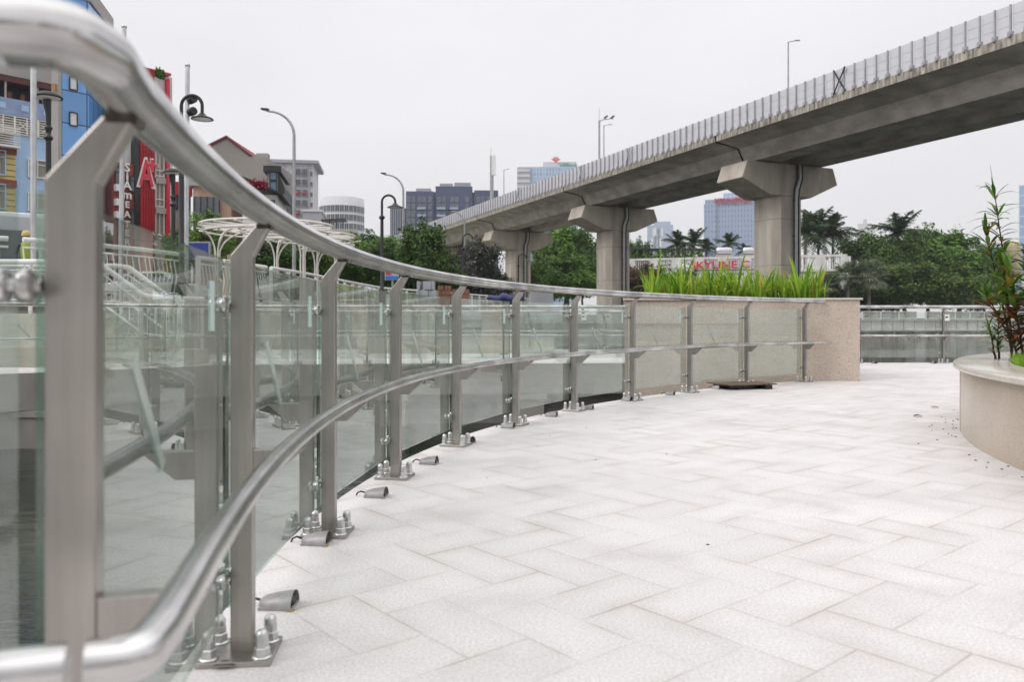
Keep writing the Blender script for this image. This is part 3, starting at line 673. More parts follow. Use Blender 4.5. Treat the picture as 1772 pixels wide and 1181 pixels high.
# seams in the wall
q = MB()
for k in range(12):
    a = 2 * math.pi * k / 12 + .05; q.box((CX + RR * math.cos(a), CY + RR * math.sin(a), .25), (.004, .003, .495), a)
q.build('slab_joint', M['conc_wall'], r, world=True)
q = MB(); rg = random.Random(5)
for i in range(22000):
    a = rg.uniform(2.0, 3.25); rad = RR - .365 - abs(rg.gauss(0, .55)); x, y = CX + rad * math.cos(a), CY + rad * math.sin(a)
    zg = .535 + max(0, (RR - .36 - rad)) * .06; hh = rg.uniform(.03, .085); d = rg.uniform(0, 6.28); l = rg.uniform(.1, .9) * hh; ww = rg.uniform(.0015, .003)
    q.add([(x - ww, y, zg), (x + ww, y, zg), (x + l * math.cos(d), y + l * math.sin(d), zg + hh)], [(0, 1, 2)])
o = q.build('lawn_grass', M['grass']); add_rnd(o, 1, rg); tag(o, 'short bright green grass filling the round planter', 'grass', kind='stuff')
def lance(q, base, d, L_, wd, droop, up=Vector((0, 0, 1)), n=6):
    d = d.normalized(); s = d.cross(up)
    if s.length < .01: s = Vector((1, 0, 0))
    s.normalize(); vs = []
    for i in range(n + 1):
        u = i / n; c = base + d * L_ * u + Vector((0, 0, -droop * L_ * u * u)); ww = wd * math.sin(math.pi * min(1, u * .93 + .07)) ** .9 * .5 + .0004
        vs += [c - s * ww + up * ww * .25, c, c + s * ww + up * ww * .25]
    fs = []
    for i in range(n): b = i * 3; fs += [(b, b + 1, b + 4, b + 3), (b + 1, b + 2, b + 5, b + 4)]
    q.add(vs, fs, 0, True)
def make_shrub(name, loc, stems, label, mat, leafL, seed, dens=1.0, redbelow=None, wmul=1.0):
    rnd = random.Random(seed); r = empty(name, loc, 0, label, 'shrub'); qs = MB(); ql = MB(); qr = MB()
    for (dx, dy, hh, lean, la) in stems:
        P = []; k = 9
        for i in range(k + 1):
            u = i / k; P.append(Vector((dx + lean * math.cos(la) * u ** 1.3 + rnd.uniform(-.008, .008), dy + lean * math.sin(la) * u ** 1.3, hh * u)))
        qs.tube(P, [.011 * (1 - .7 * i / k) for i in range(k + 1)], 6)
        cnt = int(hh * 42 * dens)
        for j in range(cnt):
            u = rnd.uniform(.12, 1) ** .8; f_ = u * k; i0 = min(int(f_), k - 1); b = P[i0].lerp(P[i0 + 1], f_ - i0)
            a = rnd.uniform(0, 6.28); el = rnd.uniform(.1, 1.0) + (.5 if u > .9 else 0); d = Vector((math.cos(a) * math.cos(el), math.sin(a) * math.cos(el), math.sin(el)))
            tgt = qr if (redbelow and b.z < redbelow and rnd.random() < .75) else ql
            lance(tgt, b, d, leafL * rnd.uniform(.6, 1.25), leafL * rnd.uniform(.10, .19) * wmul, rnd.uniform(.05, .55))
    qs.build('stem', M['stem'], r)
    o = ql.build('foliage', mat, r); add_rnd(o, 12, rnd)
    if qr.f: o = qr.build('foliage', M['shrub_red'], r); add_rnd(o, 12, rnd); tag(o, 'reddish brown lower leaves')
    return r
Zs = 6.9
make_shrub('ornamental_shrub', (PX(1752, Zs), Zs, .50), [(0, 0, 1.52, -.16, 0), (.02, .03, 1.15, -.27, .15)], 'tall lean shrub with dark stems and narrow green leaves above the planter', M['shrub_green'], .23, 21, 1.5, None, .95)
make_shrub('ornamental_shrub', (PX(1782, 6.6), 6.6, .50), [(.0, 0, .95, .10, 1), (-.05, 0, .8, -.2, .4), (.1, 0, .9, .2, 0), (-.05, .05, .6, -.3, 0)], 'bushy shrub with broad red brown leaves at the right edge', M['shrub_green'], .22, 22, 2.3, .50, 1.1)
make_shrub('ornamental_shrub', (PX(1722, 6.75), 6.75, .50), [(0, 0, .34, -.05, 0), (.05, .04, .42, .1, 1)], 'low young shrub with fresh green leaves at the grass edge', M['shrub_green'], .13, 23, 2.2)
# ------------------------------------------------------------------ the viaduct
VD = Vector((.397, -.918)); VN = Vector((.918, .397))        # along (toward camera), to its right
V0 = Vector((10.05, 52.5))                                     # a point of its left deck edge
def vp(s, off, z): p = V0 + VD * s + VN * off; return (p.x, p.y, z)
hb = math.atan2(VN.y, VN.x)
CW = 9.6; SO = 10.45
def pier_s(px):      # where the centre line crosses the pier's column of the picture
    k = (px - 886) / F; c = V0 + VN * (CW / 2 - .25); return (k * c.y - c.x) / (VD.x - k * VD.y)
ps = [pier_s(1342), pier_s(1058), pier_s(894)]
span = (ps[0] - ps[2]) / 2
joints = [ps[0] + 2 * span, ps[0] + span, ps[0], ps[1], ps[2], ps[2] - span, ps[2] - 2 * span, ps[2] - 3 * span, ps[2] - 4 * span, ps[2] - 5 * span]
via = empty('railway_viaduct', vp(ps[1], CW / 2, 1.4), 0, 'elevated grey concrete railway viaduct with noise barriers crossing above', 'viaduct')
sec = [(0, SO + 1.12), (0, SO + 1.50), (.34, SO + 1.50), (.34, SO + 1.30), (CW - .34, SO + 1.30), (CW - .34, SO + 1.5), (CW, SO + 1.5), (CW, SO + 1.12), (CW - 1.0, SO + 1.0), (CW - 1.7, SO + .82), (CW - 2.15, SO), (CW - 3.75, SO), (CW - 4.0, SO + .85), (4.0, SO + .85), (3.75, SO), (2.15, SO), (1.7, SO + .82), (1.0, SO + 1.0)]
def deck(s0, s1):
    q = MB(); m = len(sec); vs = [vp(s0, o, z) for o, z in sec] + [vp(s1, o, z) for o, z in sec]
    mi = lambda i: 1 if i in (0, 1, 2, 17 + 99) else 0
    for i in range(m): q.add([vs[i], vs[(i + 1) % m], vs[m + (i + 1) % m], vs[m + i]], [(0, 1, 2, 3)], mi(i))
    # end diaphragms
    for s in (s0, s1):
        q.add([vp(s, o, z) for o, z in ((0.3, SO + 1.1), (CW - .3, SO + 1.1), (CW - 1.7, SO + .82), (CW - 2.15, SO), (2.15, SO), (1.7, SO + .82))], [(0, 1, 2, 3, 4, 5)], 0)
    return q
M['deckedge'] = M['conc_edge']
for a, b in zip(joints[:-1], joints[1:]): deck(a - .05, b + .05).build('deck_span', [M['conc'], M['conc_edge']], via, world=True)
# noise barrier
nb = MB(); cnt = 0; s = joints[0] - .05; st = .64
SL = []
while s > joints[-1]: SL.append(s); s -= st
vis = [s for s in SL if s < 32]
def pan(q, s0, s1, off=.14):
    z0, z1_ = SO + 1.52, SO + 2.75; a = Vector(vp(s0 - .03, off, 0)); b = Vector(vp(s1 + .03, off, 0)); c = (a + b) / 2; l = (a - b).length; h = math.atan2(VD.y, VD.x)
    t3 = (z1_ - z0) / 3
    for k in range(3): q.box((c.x, c.y, z0 + t3 * (k + .5)), (l, .05, t3 - .012), h, 0)
def pst(q, s, off=.05):
    c = vp(s, off, 0); h = math.atan2(VD.y, VD.x); q.box((c[0], c[1], SO + 2.12), (.05, .10, 1.24), h); q.box((c[0], c[1], SO + 1.60), (.16, .18, .16), h); c = vp(s, -.03, 0); q.box((c[0], c[1], SO + 1.53), (.10, .12, .12), h)
qa, qb = MB(), MB(); k = 0
for s0, s1 in zip(SL[:-1], SL[1:]):
    if s0 < 34 and k < 100:
        q = MB(); pan(q, s0, s1); q.build('barrier_panel', M['barrier'], via, world=True); q = MB(); pst(q, s0); q.build('barrier_post', M['barrier_post'], via, world=True); k += 1
    else: pan(qa, s0, s1); pst(qb, s0)
    pan(qa, s0, s1, CW - .14)
o = qa.build('barrier_panel', M['barrier'], via, world=True); o['kind'] = 'stuff'; o = qb.build('barrier_post', M['barrier_post'], via, world=True); o['kind'] = 'stuff'
# crossed black braces on the barrier
def edge_s(px, off=0.0):
    kk = (px - 886) / F; c = V0 + VN * off; return (kk * c.y - c.x) / (VD.x - kk * VD.y)
for (p0, p1) in ((1443, 1463), (1083, 1091), (1002, 1008)[0:2], (893, 899)):
    s0, s1 = edge_s(p0), edge_s(p1); q = MB()
    for (a, b) in ((s0, s1), (s1, s0)): q.tube([vp(a, -.03, SO + 1.55), vp(b, -.03, SO + 2.72)], .045, 4)
    q.build('cross_brace', M['barrier_post'] if p0 != 1443 else M['dark'], via, world=True)
# piers
def pier(s, label, base=-1.6, shadow=False):
    c = vp(s, CW / 2 - .1, base); r = empty('viaduct_pier', c, hb, label, 'pier', 'piers of the railway viaduct')
    z0 = 0; top = SO - .08 - base; capb = top - 1.95
    w_ = 1.16; ch = .40
    q = MB(); q.prism([(-w_, -w_ + ch), (-w_ + ch, -w_), (w_ - ch, -w_), (w_, -w_ + ch), (w_, w_ - ch), (w_ - ch, w_), (-w_ + ch, w_), (-w_, w_ - ch)], z0, capb + .05)
    q.build('shaft', M['conc_light'], r, bevel=.02)
    for zz in (capb - 1.4, capb - 4.2, capb - 7):
        q = MB(); q.prism([(x * 1.004, y * 1.004) for x, y in ((-w_, -w_ + ch), (-w_ + ch, -w_), (w_ - ch, -w_), (w_, -w_ + ch), (w_, w_ - ch), (w_ - ch, w_), (-w_ + ch, w_), (-w_, w_ - ch))], zz, zz + .03); q.build('form_joint', M['conc_wall'], r)
    # hammerhead cap: hexagonal outline across the deck
    q = MB(); n_ = 6
    poly = [(-1.60, capb), (1.60, capb), (3.72, capb + .92), (3.35, top), (-3.35, top), (-3.72, capb + .92)]
    y = 1.2
    vs = [(a, -y, b) for a, b in poly] + [(a, y, b) for a, b in poly]
    q.add(vs, [tuple(range(6)), tuple(range(6, 12))[::-1]] + [(i, 6 + i, 6 + (i + 1) % 6, (i + 1) % 6) for i in range(6)], 0)
    q.build('cap', M['conc_light'], r, bevel=.05)
    for a in (-2.3, 2.3):
        q = MB(); q.b2(a - .4, a + .4, -.6, .6, top, top + .09); q.build('bearing', M['dark'], r)
    q = MB(); pts = [(.55, -y - .1, top), (.55, -y - .1, top - .9), (.30, -y - .12, capb + .4), (.30, -w_ - .10, capb - .2), (.30, -w_ - .10, z0)]
    q.tube(pts, .11, 8); q.build('drain_pipe', M['lamp_grey'], r)
    q = MB()
    for dx in (-.2, .2): q.tube([(a + dx, b - .02, c_) for a, b, c_ in pts], .045, 5)
    for z in np.arange(z0 + 1, capb, 2.2): q.box((.3, -w_ - .1, z), (.46, .1, .05))
    q.build('cable_tray', M['dark'], r)
    return r
pier(ps[0], 'nearest tall concrete pier, rising behind the iris planter')
pier(ps[1], 'middle concrete pier between the green trees and the iris planter')
pier(ps[2], 'farthest clearly seen concrete pier right of the purple flowering tree')
pier(ps[2] - span, 'pale concrete pier mostly hidden behind the purple flowering tree', 1.3)
pier(ps[2] - 2 * span, 'distant concrete pier hidden behind the dark roadside trees', 1.3)
pier(ps[0] + span, 'concrete pier just outside the right of the view') if False else None
# joint shadow gaps & conduits at span ends
for s in joints[1:6]:
    q = MB(); q.tube([vp(s, -.03, SO + 1.45), vp(s, .02, SO + 1.08), vp(s, 1.0, SO + .95), vp(s, 1.66, SO + .8), vp(s, 2.1, SO - .02)], .045, 5); q.build('joint_pipe', M['dark'], via, world=True)
# poles standing on the viaduct
def deck_pole(px, ytop, label, off, arm=.5, cat='lamp post'):
    s = edge_s(px, off); x, y, z = vp(s, off, SO + 1.3); h = PZ(ytop, y) - z
    r = empty('deck_lamp_post', (x, y, z), 0, label, cat); q = MB(); q.tube([(0, 0, 0), (0, 0, h)], [.07, .05], 8); q.build('pole', M['lamp_grey'], r)
    q = MB(); q.tube([(0, 0, h - .02), (arm, 0, h + .08)], .03, 6); q.box((arm + .12, 0, h + .09), (.34, .14, .05)); q.build('lamp_head', M['lamp_grey'], r)
deck_pole(1364, 72, 'thin grey lamp post on the viaduct at upper right', CW - .6, .5)
deck_pole(1045, 217, 'short thin lamp post on the viaduct beside the camera mast', CW - .6, .5)
deck_pole(872, 294, 'small thin lamp post on the viaduct right of the white antenna', CW - .6, .4)
s = edge_s(1037, CW - .8); x, y, z = vp(s, CW - .8, SO + 1.3); h = PZ(208, y) - z
r = empty('camera_mast', (x, y, z), 0, 'camera mast with two angled cameras on an arm above the viaduct', 'mast')
q = MB(); q.tube([(0, 0, 0), (0, 0, h)], [.12, .09], 8); q.tube([(0, 0, h), (0, 0, h + 1.2)], .02, 5); q.build('pole', M['lamp_grey'], r)
q = MB(); q.tube([(0, 0, h - .15), (.35, 0, h + .05), (1.4, 0, h + .2)], .045, 6); q.build('arm', M['lamp_grey'], r)
for a in (.65, 1.3):
    q = MB(); q.box((a, 0, h + .32), (.42, .14, .14), 0, 0, 0, R(-35)); q.tube([(a, 0, h + .1), (a, 0, h + .3)], .03, 5); q.build('camera', M['dark'], r)
# ------------------------------------------------------------------ street furniture
def street_light(px, ytop, px_head, label, Hm=9.6, base=1.4, ground=None, rad=.09):
    Z = (Hm + base - CH) * F / (HZ - ytop); x = PX(px, Z); hx = PX(px_head, Z) - x
    r = empty('street_light', (x, Z, base), 0, label, 'street light', 'tall street lights along the road')
    q = MB(); q.tube([(0, 0, 0), (0, 0, Hm * .87)], [rad * 1.15, rad * .8], 10)
    pts = [(hx * .82 * (1 - math.cos(a)) * 1.0, 0, Hm * .87 + Hm * .12 * math.sin(a)) for a in np.linspace(0, math.pi / 2, 9)]
    q.tube(pts, [rad * .8 - .003 * i for i in range(9)], 8, cap=False); q.tube([pts[-1], (hx * .95, 0, Hm * .997)], .045, 6); q.build('pole', M['lamp_grey'], r)
    q = MB(); q.box((hx * .93, 0, Hm), (abs(hx) * .24, .22, .07), 0, 0, 0, R(4) if hx < 0 else R(-4)); q.build('lamp_head', M['dark'], r)
street_light(509, 189, 455, 'tallest grey street light with a curved arm, in front of the apartment tower')
street_light(698, 300, 661, 'grey curved street light before the dark apartment block')
street_light(833 - 29, 364, 776, 'grey curved street light in front of the viaduct barrier')
def goose(px, ytop, px_head, yhead, Z, label, base=1.4, rad=.055, side=None):
    x = PX(px, Z); zt = PZ(ytop, Z) - base; hx = PX(px_head, Z) - x; zh = PZ(yhead, Z) - base; rr = abs(hx) / 2; sg = 1 if hx > 0 else -1
    r = empty('park_lamp', (x, Z, base), 0, label, 'park lamp')
    q = MB(); q.tube([(0, 0, 0), (0, 0, .5), (0, 0, .55), (0, 0, zt - rr - .6)], [rad * 1.9, rad * 1.8, rad * 1.2, rad], 10)
    q.lathe([(rad, 0), (rad * 1.8, .04), (rad * 1.8, .1), (rad, .14)], (0, 0, zt - rr - .6), 10); q.tube([(0, 0, zt - rr - .6), (0, 0, zt - rr)], rad * .75, 8)
    q.tube([(sg * rr * (1 - math.cos(a)), 0, zt - rr + rr * math.sin(a)) for a in np.linspace(0, math.pi, 16)] + [(hx, 0, zh + .12)], rad * .7, 8); q.build('pole', M['black'], r)
    q = MB(); q.lathe([(0.02, .12), (.06, .10), (.12, .03), (.25, -.02), (.27, -.05), (.22, -.05)], (hx, 0, zh), 18); q.build('lamp_shade', M['black'], r)
    q = MB(); q.lathe([(0, -.055), (.22, -.055), (.22, -.05)], (hx, 0, zh), 18); q.build('diffuser', M['white'], r)
goose(661, 338, 684, 357, 27, 'black gooseneck park lamp with a round shade left of the dark trees')
goose(801, 405, 818, 418, 43, 'black gooseneck park lamp beside the purple flowering tree', rad=.06)
goose(897, 440, 911, 451, 58, 'small black gooseneck lamp in front of the farthest pier', rad=.06)
goose(314, 165, 350, 203, 19.5, 'black gooseneck park lamp beside the steel mast with loudspeakers', rad=.06)
def toplamp(px, ytop, Z, label, base=1.4, hr=.30):
    x = PX(px, Z); zt = PZ(ytop, Z) - base; r = empty('post_lamp', (x, Z, base), 0, label, 'park lamp')
    q = MB(); q.tube([(0, 0, 0), (0, 0, .5), (0, 0, .55), (0, 0, zt - 1.1)], [.10, .09, .065, .06], 10)
    q.lathe([(.06, 0), (.10, .05), (.10, .09), (.06, .13), (.06, .24), (.095, .29), (.06, .35)], (0, 0, zt - 1.15), 12); q.tube([(0, 0, zt - .85), (0, 0, zt - .55), (-.04, 0, zt - .2)], [.055, .06, .10], 10); q.build('pole', M['black'], r)
    q = MB(); q.lathe([(0, .0), (hr * .6, -.03), (hr, -.12), (hr * 1.02, -.15), (hr * .9, -.16)], (0, 0, zt), 24); q.build('lamp_shade', M['dark'], r)
    q = MB(); q.lathe([(0, -.17), (hr * .8, -.17), (hr * .85, -.15)], (0, 0, zt), 24); q.build('diffuser', M['white'], r)
toplamp(84, 158, 18.5, 'black post lamp with a wide flat shade in front of the light blue house')
toplamp(300, 291, 23.5, 'black post lamp with a flat shade in front of the red A plus building', hr=.28)
def mast(px, ytop, Z, label, rad, base=1.4, lean=0.0):
    x = PX(px, Z); h = PZ(ytop, Z) - base; r = empty('steel_mast', (x, Z, base), 0, label, 'mast')
    q = MB(); q.tube([(0, 0, 0), (lean, 0, h)], [rad, rad * .92], 12); q.lathe([(0, .03), (rad * .6, .02), (rad * 1.05, 0), (rad * 1.05, -.06), (rad * .9, -.06)], (lean, 0, h), 12); q.build('pole', M['galv'], r)
    q = MB(); q.box((0, 0, .02), (rad * 4, rad * 4, .04)); q.build('base_plate', M['galv'], r); return r, h
mast(58, -40, 17.5, 'leftmost galvanised steel mast before the light blue house', .062)
mast(208, 44, 19.5, 'galvanised steel mast in front of the restaurant sign', .058, lean=.10)
r, h = mast(322, 111, 20.5, 'galvanised steel mast carrying two black loudspeakers', .060, lean=.04)
for dz, sg in ((PZ(173, 20.5) - PZ(111, 20.5), 1), (PZ(194, 20.5) - PZ(111, 20.5), 1)):
    q = MB(); q.lathe([(0, -.12), (.10, -.12), (.105, -.08), (.105, .12), (.09, .13), (0, .10)], (.16, -.04, h + dz), 18, axis=(.7, -.7, 0)); q.box((.07, 0, h + dz), (.14, .04, .04)); q.build('loudspeaker', M['black'], r)
# concrete utility pole
Zc = 40; r = empty('utility_pole', (PX(98, Zc), Zc, 1.4), 0, 'square concrete utility pole in front of the light blue house', 'utility pole'); q = MB(); hh = PZ(60, Zc) - 1.4
q.box((0, 0, hh / 2), (.34, .3, hh)); q.build('pole', M['greywall'], r); q = MB(); q.box((0, -.2, hh * .8), (.16, .1, .5)); q.build('meter_box', M['rust'], r)
# antenna mast behind the viaduct
Za = 96; r = empty('antenna_mast', (PX(851, Za), Za, 1.2), 0, 'grey mast with a tall white panel antenna behind the viaduct', 'antenna'); zt = PZ(270, Za) - 1.2; zb = PZ(304, Za) - 1.2
q = MB(); q.tube([(0, 0, 0), (0, 0, zt)], .22, 8); q.tube([(-.1, 0, zt), (-.1, 0, zt + 1)], .03, 5); q.build('pole', M['lamp_grey'], r); q = MB(); q.box((.25, -.25, (zt + zb) / 2), (.5, .3, zt - zb)); q.build('antenna_panel', M['white'], r)
# far telecom tower
Zt = 300; r = empty('telecom_tower', (PX(1137, Zt), Zt, .9), 0, 'thin lattice telecom tower left of the palms', 'tower'); h = PZ(395, Zt) - .9; q = MB()
for a in (-1, 1):
    for b in (-1, 1): q.tube([(a * 1.4, b * 1.4, 0), (a * .6, b * .6, h)], .16, 4)
for i in range(14):
    z = h * i / 14; z2_ = h * (i + 1) / 14; w0 = 1.4 - .8 * i / 14; q.tube([(-w0, -w0, z), (w0, -w0, z2_)], .09, 4); q.tube([(w0, -w0, z), (-w0, -w0, z2_)], .09, 4)
q.build('lattice', M['lamp_grey'], r)
for k in range(6):
    a = k * 1.05; q = MB(); q.box((1.9 * math.cos(a), 1.9 * math.sin(a), h - 1.5 - (k % 2) * 4), (.6, .4, 3.0), a); q.build('antenna_panel', M['white'], r)
# blue advertising screen
Zb = 22; r = empty('advertising_screen', (PX(343, Zb), Zb, 1.4), 0, 'dark blue advertising screen in a grey frame under the white canopy', 'screen'); zz = PZ(434, Zb) - 1.4
q = MB(); q.box((0, .02, zz), (.66, .1, .50)); q.tube([(0, .05, 0), (0, .05, zz)], .05, 6); q.build('frame', M['lamp_grey'], r); q = MB(); q.box((0, -.035, zz), (.58, .012, .42)); q.build('screen', M['screen'], r)
# text helper
def text(body, size, mat, parent, loc, rx=R(90), rz=0, depth=.02, name='lettering', sx=1.0, align='CENTER', bold=.022):
    cu = bpy.data.curves.new(name, 'FONT'); cu.body = body; cu.size = size; cu.extrude = depth; cu.align_x = align; cu.align_y = 'CENTER'; cu.resolution_u = 2; cu.offset = size * bold
    to = bpy.data.objects.new(name, cu); col.objects.link(to); dg = bpy.context.evaluated_depsgraph_get(); me = bpy.data.meshes.new_from_object(to.evaluated_get(dg)); bpy.data.objects.remove(to)
    me.materials.clear(); me.materials.append(mat); o = bpy.data.objects.new(name, me); col.objects.link(o); o.parent = parent; o.location = loc; o.rotation_euler = (rx, 0, rz); o.scale = (sx, 1, 1); return o
# bus stop sign
Zb = 30; r = empty('street_sign', (PX(678, Zb), Zb, 1.4), 0, 'blue and red street information sign under the dark trees', 'sign'); zz = PZ(477, Zb) - 1.4
q = MB(); q.tube([(.02, .04, 0), (.02, .04, zz + .3)], .04, 6); q.build('pole', M['lamp_grey'], r); q = MB(); q.box((0, 0, zz), (.52, .03, .34)); q.build('sign_board', M['corr'], r)
q = MB(); q.box((0, -.02, zz - .08), (.48, .012, .14)); q.build('blue_field', M['signblue'], r); q = MB(); q.box((-.12, -.02, zz + .08), (.22, .012, .12)); q.build('red_field', M['red'], r)
text('WC    ATM', .09, M['white'], r, (0, -.03, zz - .08), depth=.003) if False else None
# construction materials on the street
def stack(name, px0, px1, y0, y1, Z, mat, label, cat, nx=6, nz_=3, base=None):
    x0, x1 = PX(px0, Z), PX(px1, Z); z0, z1_ = (1.42 if base is None else base), PZ(y0, Z); r = empty(name, ((x0 + x1) / 2, Z, z0), 0, label, cat); q = MB(); rn = random.Random(int(px0))
    dx = (x1 - x0) / nx; dz = (z1_ - z0) / nz_
    for i in range(nx):
        for j in range(nz_):
            if j == nz_ - 1 and rn.random() < .15: continue
            q.box((-(x1 - x0) / 2 + dx * (i + .5), rn.uniform(-.03, .03), dz * (j + .5)), (dx * .94, .8, dz * .93), rn.uniform(-.02, .02))
    q.build('block_pile', mat, r); q = MB(); q.box((0, 0, -.004 + .05), (x1 - x0 + .1, .9, .06)); q.build('pallet', M['ply'], r)
stack('block_stack', 723, 757, 487, 500, 36, M['pale_block'], 'stack of pale grey kerb stones on a pallet behind the white parapet', 'stack', 7, 3)
stack('brick_stack', 759, 780, 495, 508, 38, M['brick'], 'taller stack of orange bricks beside the pale kerb stones', 'bricks', 5, 5)
stack('brick_stack', 783, 812, 501, 510, 41, M['brick'], 'lower stack of orange bricks right of the taller brick stack', 'bricks', 7, 4)
Zb = 56; r = empty('site_cabin', (PX(937, Zb), Zb, .9), 0, 'white corrugated site cabin under the viaduct between two piers', 'cabin'); h = PZ(507, Zb) - .9; ww = PX(955, Zb) - PX(914, Zb); q = MB()
for i in range(16): q.box((-ww / 2 + ww * (i + .5) / 16, -.02, h / 2), (ww / 34, .1, h))
q.box((0, 1, h / 2), (ww, 2, h)); q.build('wall', M['corr'], r); q = MB(); q.box((0, 1, h + .04), (ww + .1, 2.1, .07)); q.build('roof', M['greywall'], r)
Zb = 50; o = MB()
pts = []
for i in range(15):
    a = i / 14; pts.append((a * 2.4 - 1.2, 0, .25 + .07 * math.sin(a * 17)))
o.tube(pts, [.06 + .22 * math.sin(math.pi * min(1, max(0, i / 14))) ** .5 * (1 + .2 * math.sin(i * 2.3)) for i in range(15)], 9)
tag(o.build('tarpaulin_bundle', M['tarp'], None, (PX(875, Zb), Zb, PZ(524, Zb))), 'rolled dark blue tarpaulin lying on the street edge', 'tarpaulin')
# ------------------------------------------------------------------ white walkway railings
def white_section(pts, label, kind, z=1.4):
    r = empty('white_railing', (pts[0][0], pts[0][1], z), 0, label, 'railing'); V = [Vector(p) for p in pts]
    q = MB(); q.tube([(v.x, v.y, z + 1.08) for v in V], .05, 8); q.build('top_rail', M['white'], r, world=True)
    q = MB(); q.tube([(v.x, v.y, z + .92) for v in V], .025, 6); q.tube([(v.x, v.y, z + .12) for v in V], .03, 6); q.build('lower_rail', M['white'], r, world=True)
    if kind == 'bars':
        for (p, d) in walk(pts, .15):
            q = MB(); q.tube([(p.x, p.y, z + .12), (p.x + d.y * .07, p.y - d.x * .07, z + .5), (p.x, p.y, z + .92)], .014, 5); q.build('baluster', M['white'], r, world=True)
        st = 1.6
    else:
        q = MB()
        for (a, b) in zip(V[:-1], V[1:]):
            c = (a + b) / 2; q.box((c.x, c.y, z + .52), ((b - a).length - .02, .02, .72), math.atan2(b.y - a.y, b.x - a.x))
        q.build('infill_panel', M['panelgreen'], r, world=True); st = 1.15
    for (p, d) in walk(pts, st):
        q = MB(); h = math.atan2(d.y, d.x); q.box((p.x, p.y, z + .55), (.07, .10, 1.1), h); q.box((p.x, p.y, z + .02), (.16, .18, .04), h); q.build('post', M['white'], r, world=True)
    return r
white_section([(-13.6, 12.6), (-11.7, 14.2), (-9.9, 15.65)], 'white steel baluster railing of the street at the far left', 'bars')
white_section([(-9.7, 15.8), (-8.9, 16.9), (-8.35, 18.1), (-8.1, 19.3)], 'white baluster railing on the street edge behind the stairs', 'bars')
white_section([(-8.0, 20.3), (-7.65, 22.2), (-7.4, 24)], 'white baluster railing below the white canopies', 'bars')
white_section([(-7.35, 24.3), (-7.05, 27), (-6.95, 30), (-6.7, 35), (-6.4, 39.6), (-4.2, 45), (-.8, 54.2), (2.6, 62)], 'long white parapet railing with pale green panels running to the viaduct', 'panel')
# stairs from street to walkway
r = empty('staircase', (-7.4, 15.9, 0), 0, 'concrete stairs with thick white tubular handrails leading down to the walkway', 'stairs')
q = MB(); q.b2(-11.0, -7.9, 14.9, 16.3, 0.01, 1.0)
for i in range(5): q.b2(-7.9 + i * .2, -7.7 + i * .2, 14.95, 16.3, 0.01, 1.0 - .13 * (i + 1))
q.b2(-6.9, -6.2, 14.95 + .5, 16.3, .01, .30); q.build('steps', M['conc_light'], r, world=True)
for y in (15.05, 16.2):
    zz = 1.0
    P = [(-10.9, y, 1.98), (-8.05, y, 1.98), (-7.8, y, 1.95), (-7.0, y, 1.36), (-6.85, y, 1.32), (-6.25, y, 1.30)]
    q = MB(); q.tube(P, .055, 10); q.build('handrail', M['white'], r, world=True)
    q = MB(); q.tube([(a, b, c - .72) for a, b, c in P], .025, 6); q.tube([(a, b, c - .16) for a, b, c in P], .022, 6); q.build('lower_rail', M['white'], r, world=True)
    for x in np.arange(-10.8, -6.3, .17):
        zt = float(np.interp(x, [p[0] for p in P], [p[2] for p in P])); q = MB(); q.tube([(x, y, zt - .72), (x, y, zt - .16)], .012, 5); q.build('baluster', M['white'], r, world=True)
    for x in (-10.4, -9.1, -7.95, -7.0, -6.3):
        zt = float(np.interp(x, [p[0] for p in P], [p[2] for p in P])); q = MB(); q.tube([(x, y, zt - 1.0), (x, y, zt)], .035, 8); q.build('post', M['white'], r, world=True)
# low bench wall on the walkway
q = MB(); q.box((0, 0, .22), (5.2, .5, .44)); q.box((0, -.02, .47), (5.4, .62, .06))
o = q.build('bench_wall', M['conc_light'], None, (-1.5, 21.4, 0), rz=.05); tag(o, 'low pale concrete bench wall on the lower walkway', 'bench')
# ------------------------------------------------------------------ white ring canopies
def canopy(px, py, Z, Rm, stems, label, base=1.4, squash=1.0):
    x = PX(px, Z); zt = PZ(py, Z) - base; r = empty('ring_canopy', (x, Z, base), 0, label, 'canopy')
    def circ(rad, z, cx=0, cy=0, n=40): return [(cx + rad * math.cos(2 * math.pi * i / n), cy + rad * math.sin(2 * math.pi * i / n) * squash, z) for i in range(n + 1)]
    q = MB(); q.tube(circ(Rm, zt), .038, 8); q.build('outer_ring', M['cream'], r)
    q = MB(); q.tube(circ(Rm * .72, zt - .14), .035, 6); q.tube(circ(Rm * .42, zt - .1), .035, 6); q.tube(circ(Rm * .93, zt - .22), .035, 6); q.build('inner_ring', M['cream'], r)
    for i in range(18):
        a = 2 * math.pi * i / 18; q = MB(); q.box((math.cos(a) * Rm * .55, math.sin(a) * Rm * .55 * squash, zt - .05), (Rm * .92, .05, .05), math.atan2(math.sin(a) * squash, math.cos(a))); q.build('roof_slat', M['cream'], r)
    for (sx_, sy_) in stems:
        for k in range(5):
            a = 2 * math.pi * k / 5 + .3; ex, ey = sx_ + math.cos(a) * Rm * (.34 if math.cos(a) < 0 else .6), sy_ + math.sin(a) * Rm * .34; q = MB()
            pts = [(sx_ + .07 * math.cos(a), sy_ + .07 * math.sin(a), 0), (sx_ + .08 * math.cos(a), sy_ + .08 * math.sin(a), zt * .60)]
            for t in np.linspace(0, math.pi / 2, 9): pts.append((lerp(pts[0][0], ex, 1 - math.cos(t)), lerp(pts[0][1], ey, 1 - math.cos(t)), zt * .62 + (zt * .38 - .16) * math.sin(t)))
            q.tube(pts, .028, 8); q.build('stem', M['cream'], r)
        q = MB(); q.lathe([(0, .04), (.2, .04), (.2, 0)], (sx_, sy_, 0), 14); q.build('base_plate', M['cream'], r)
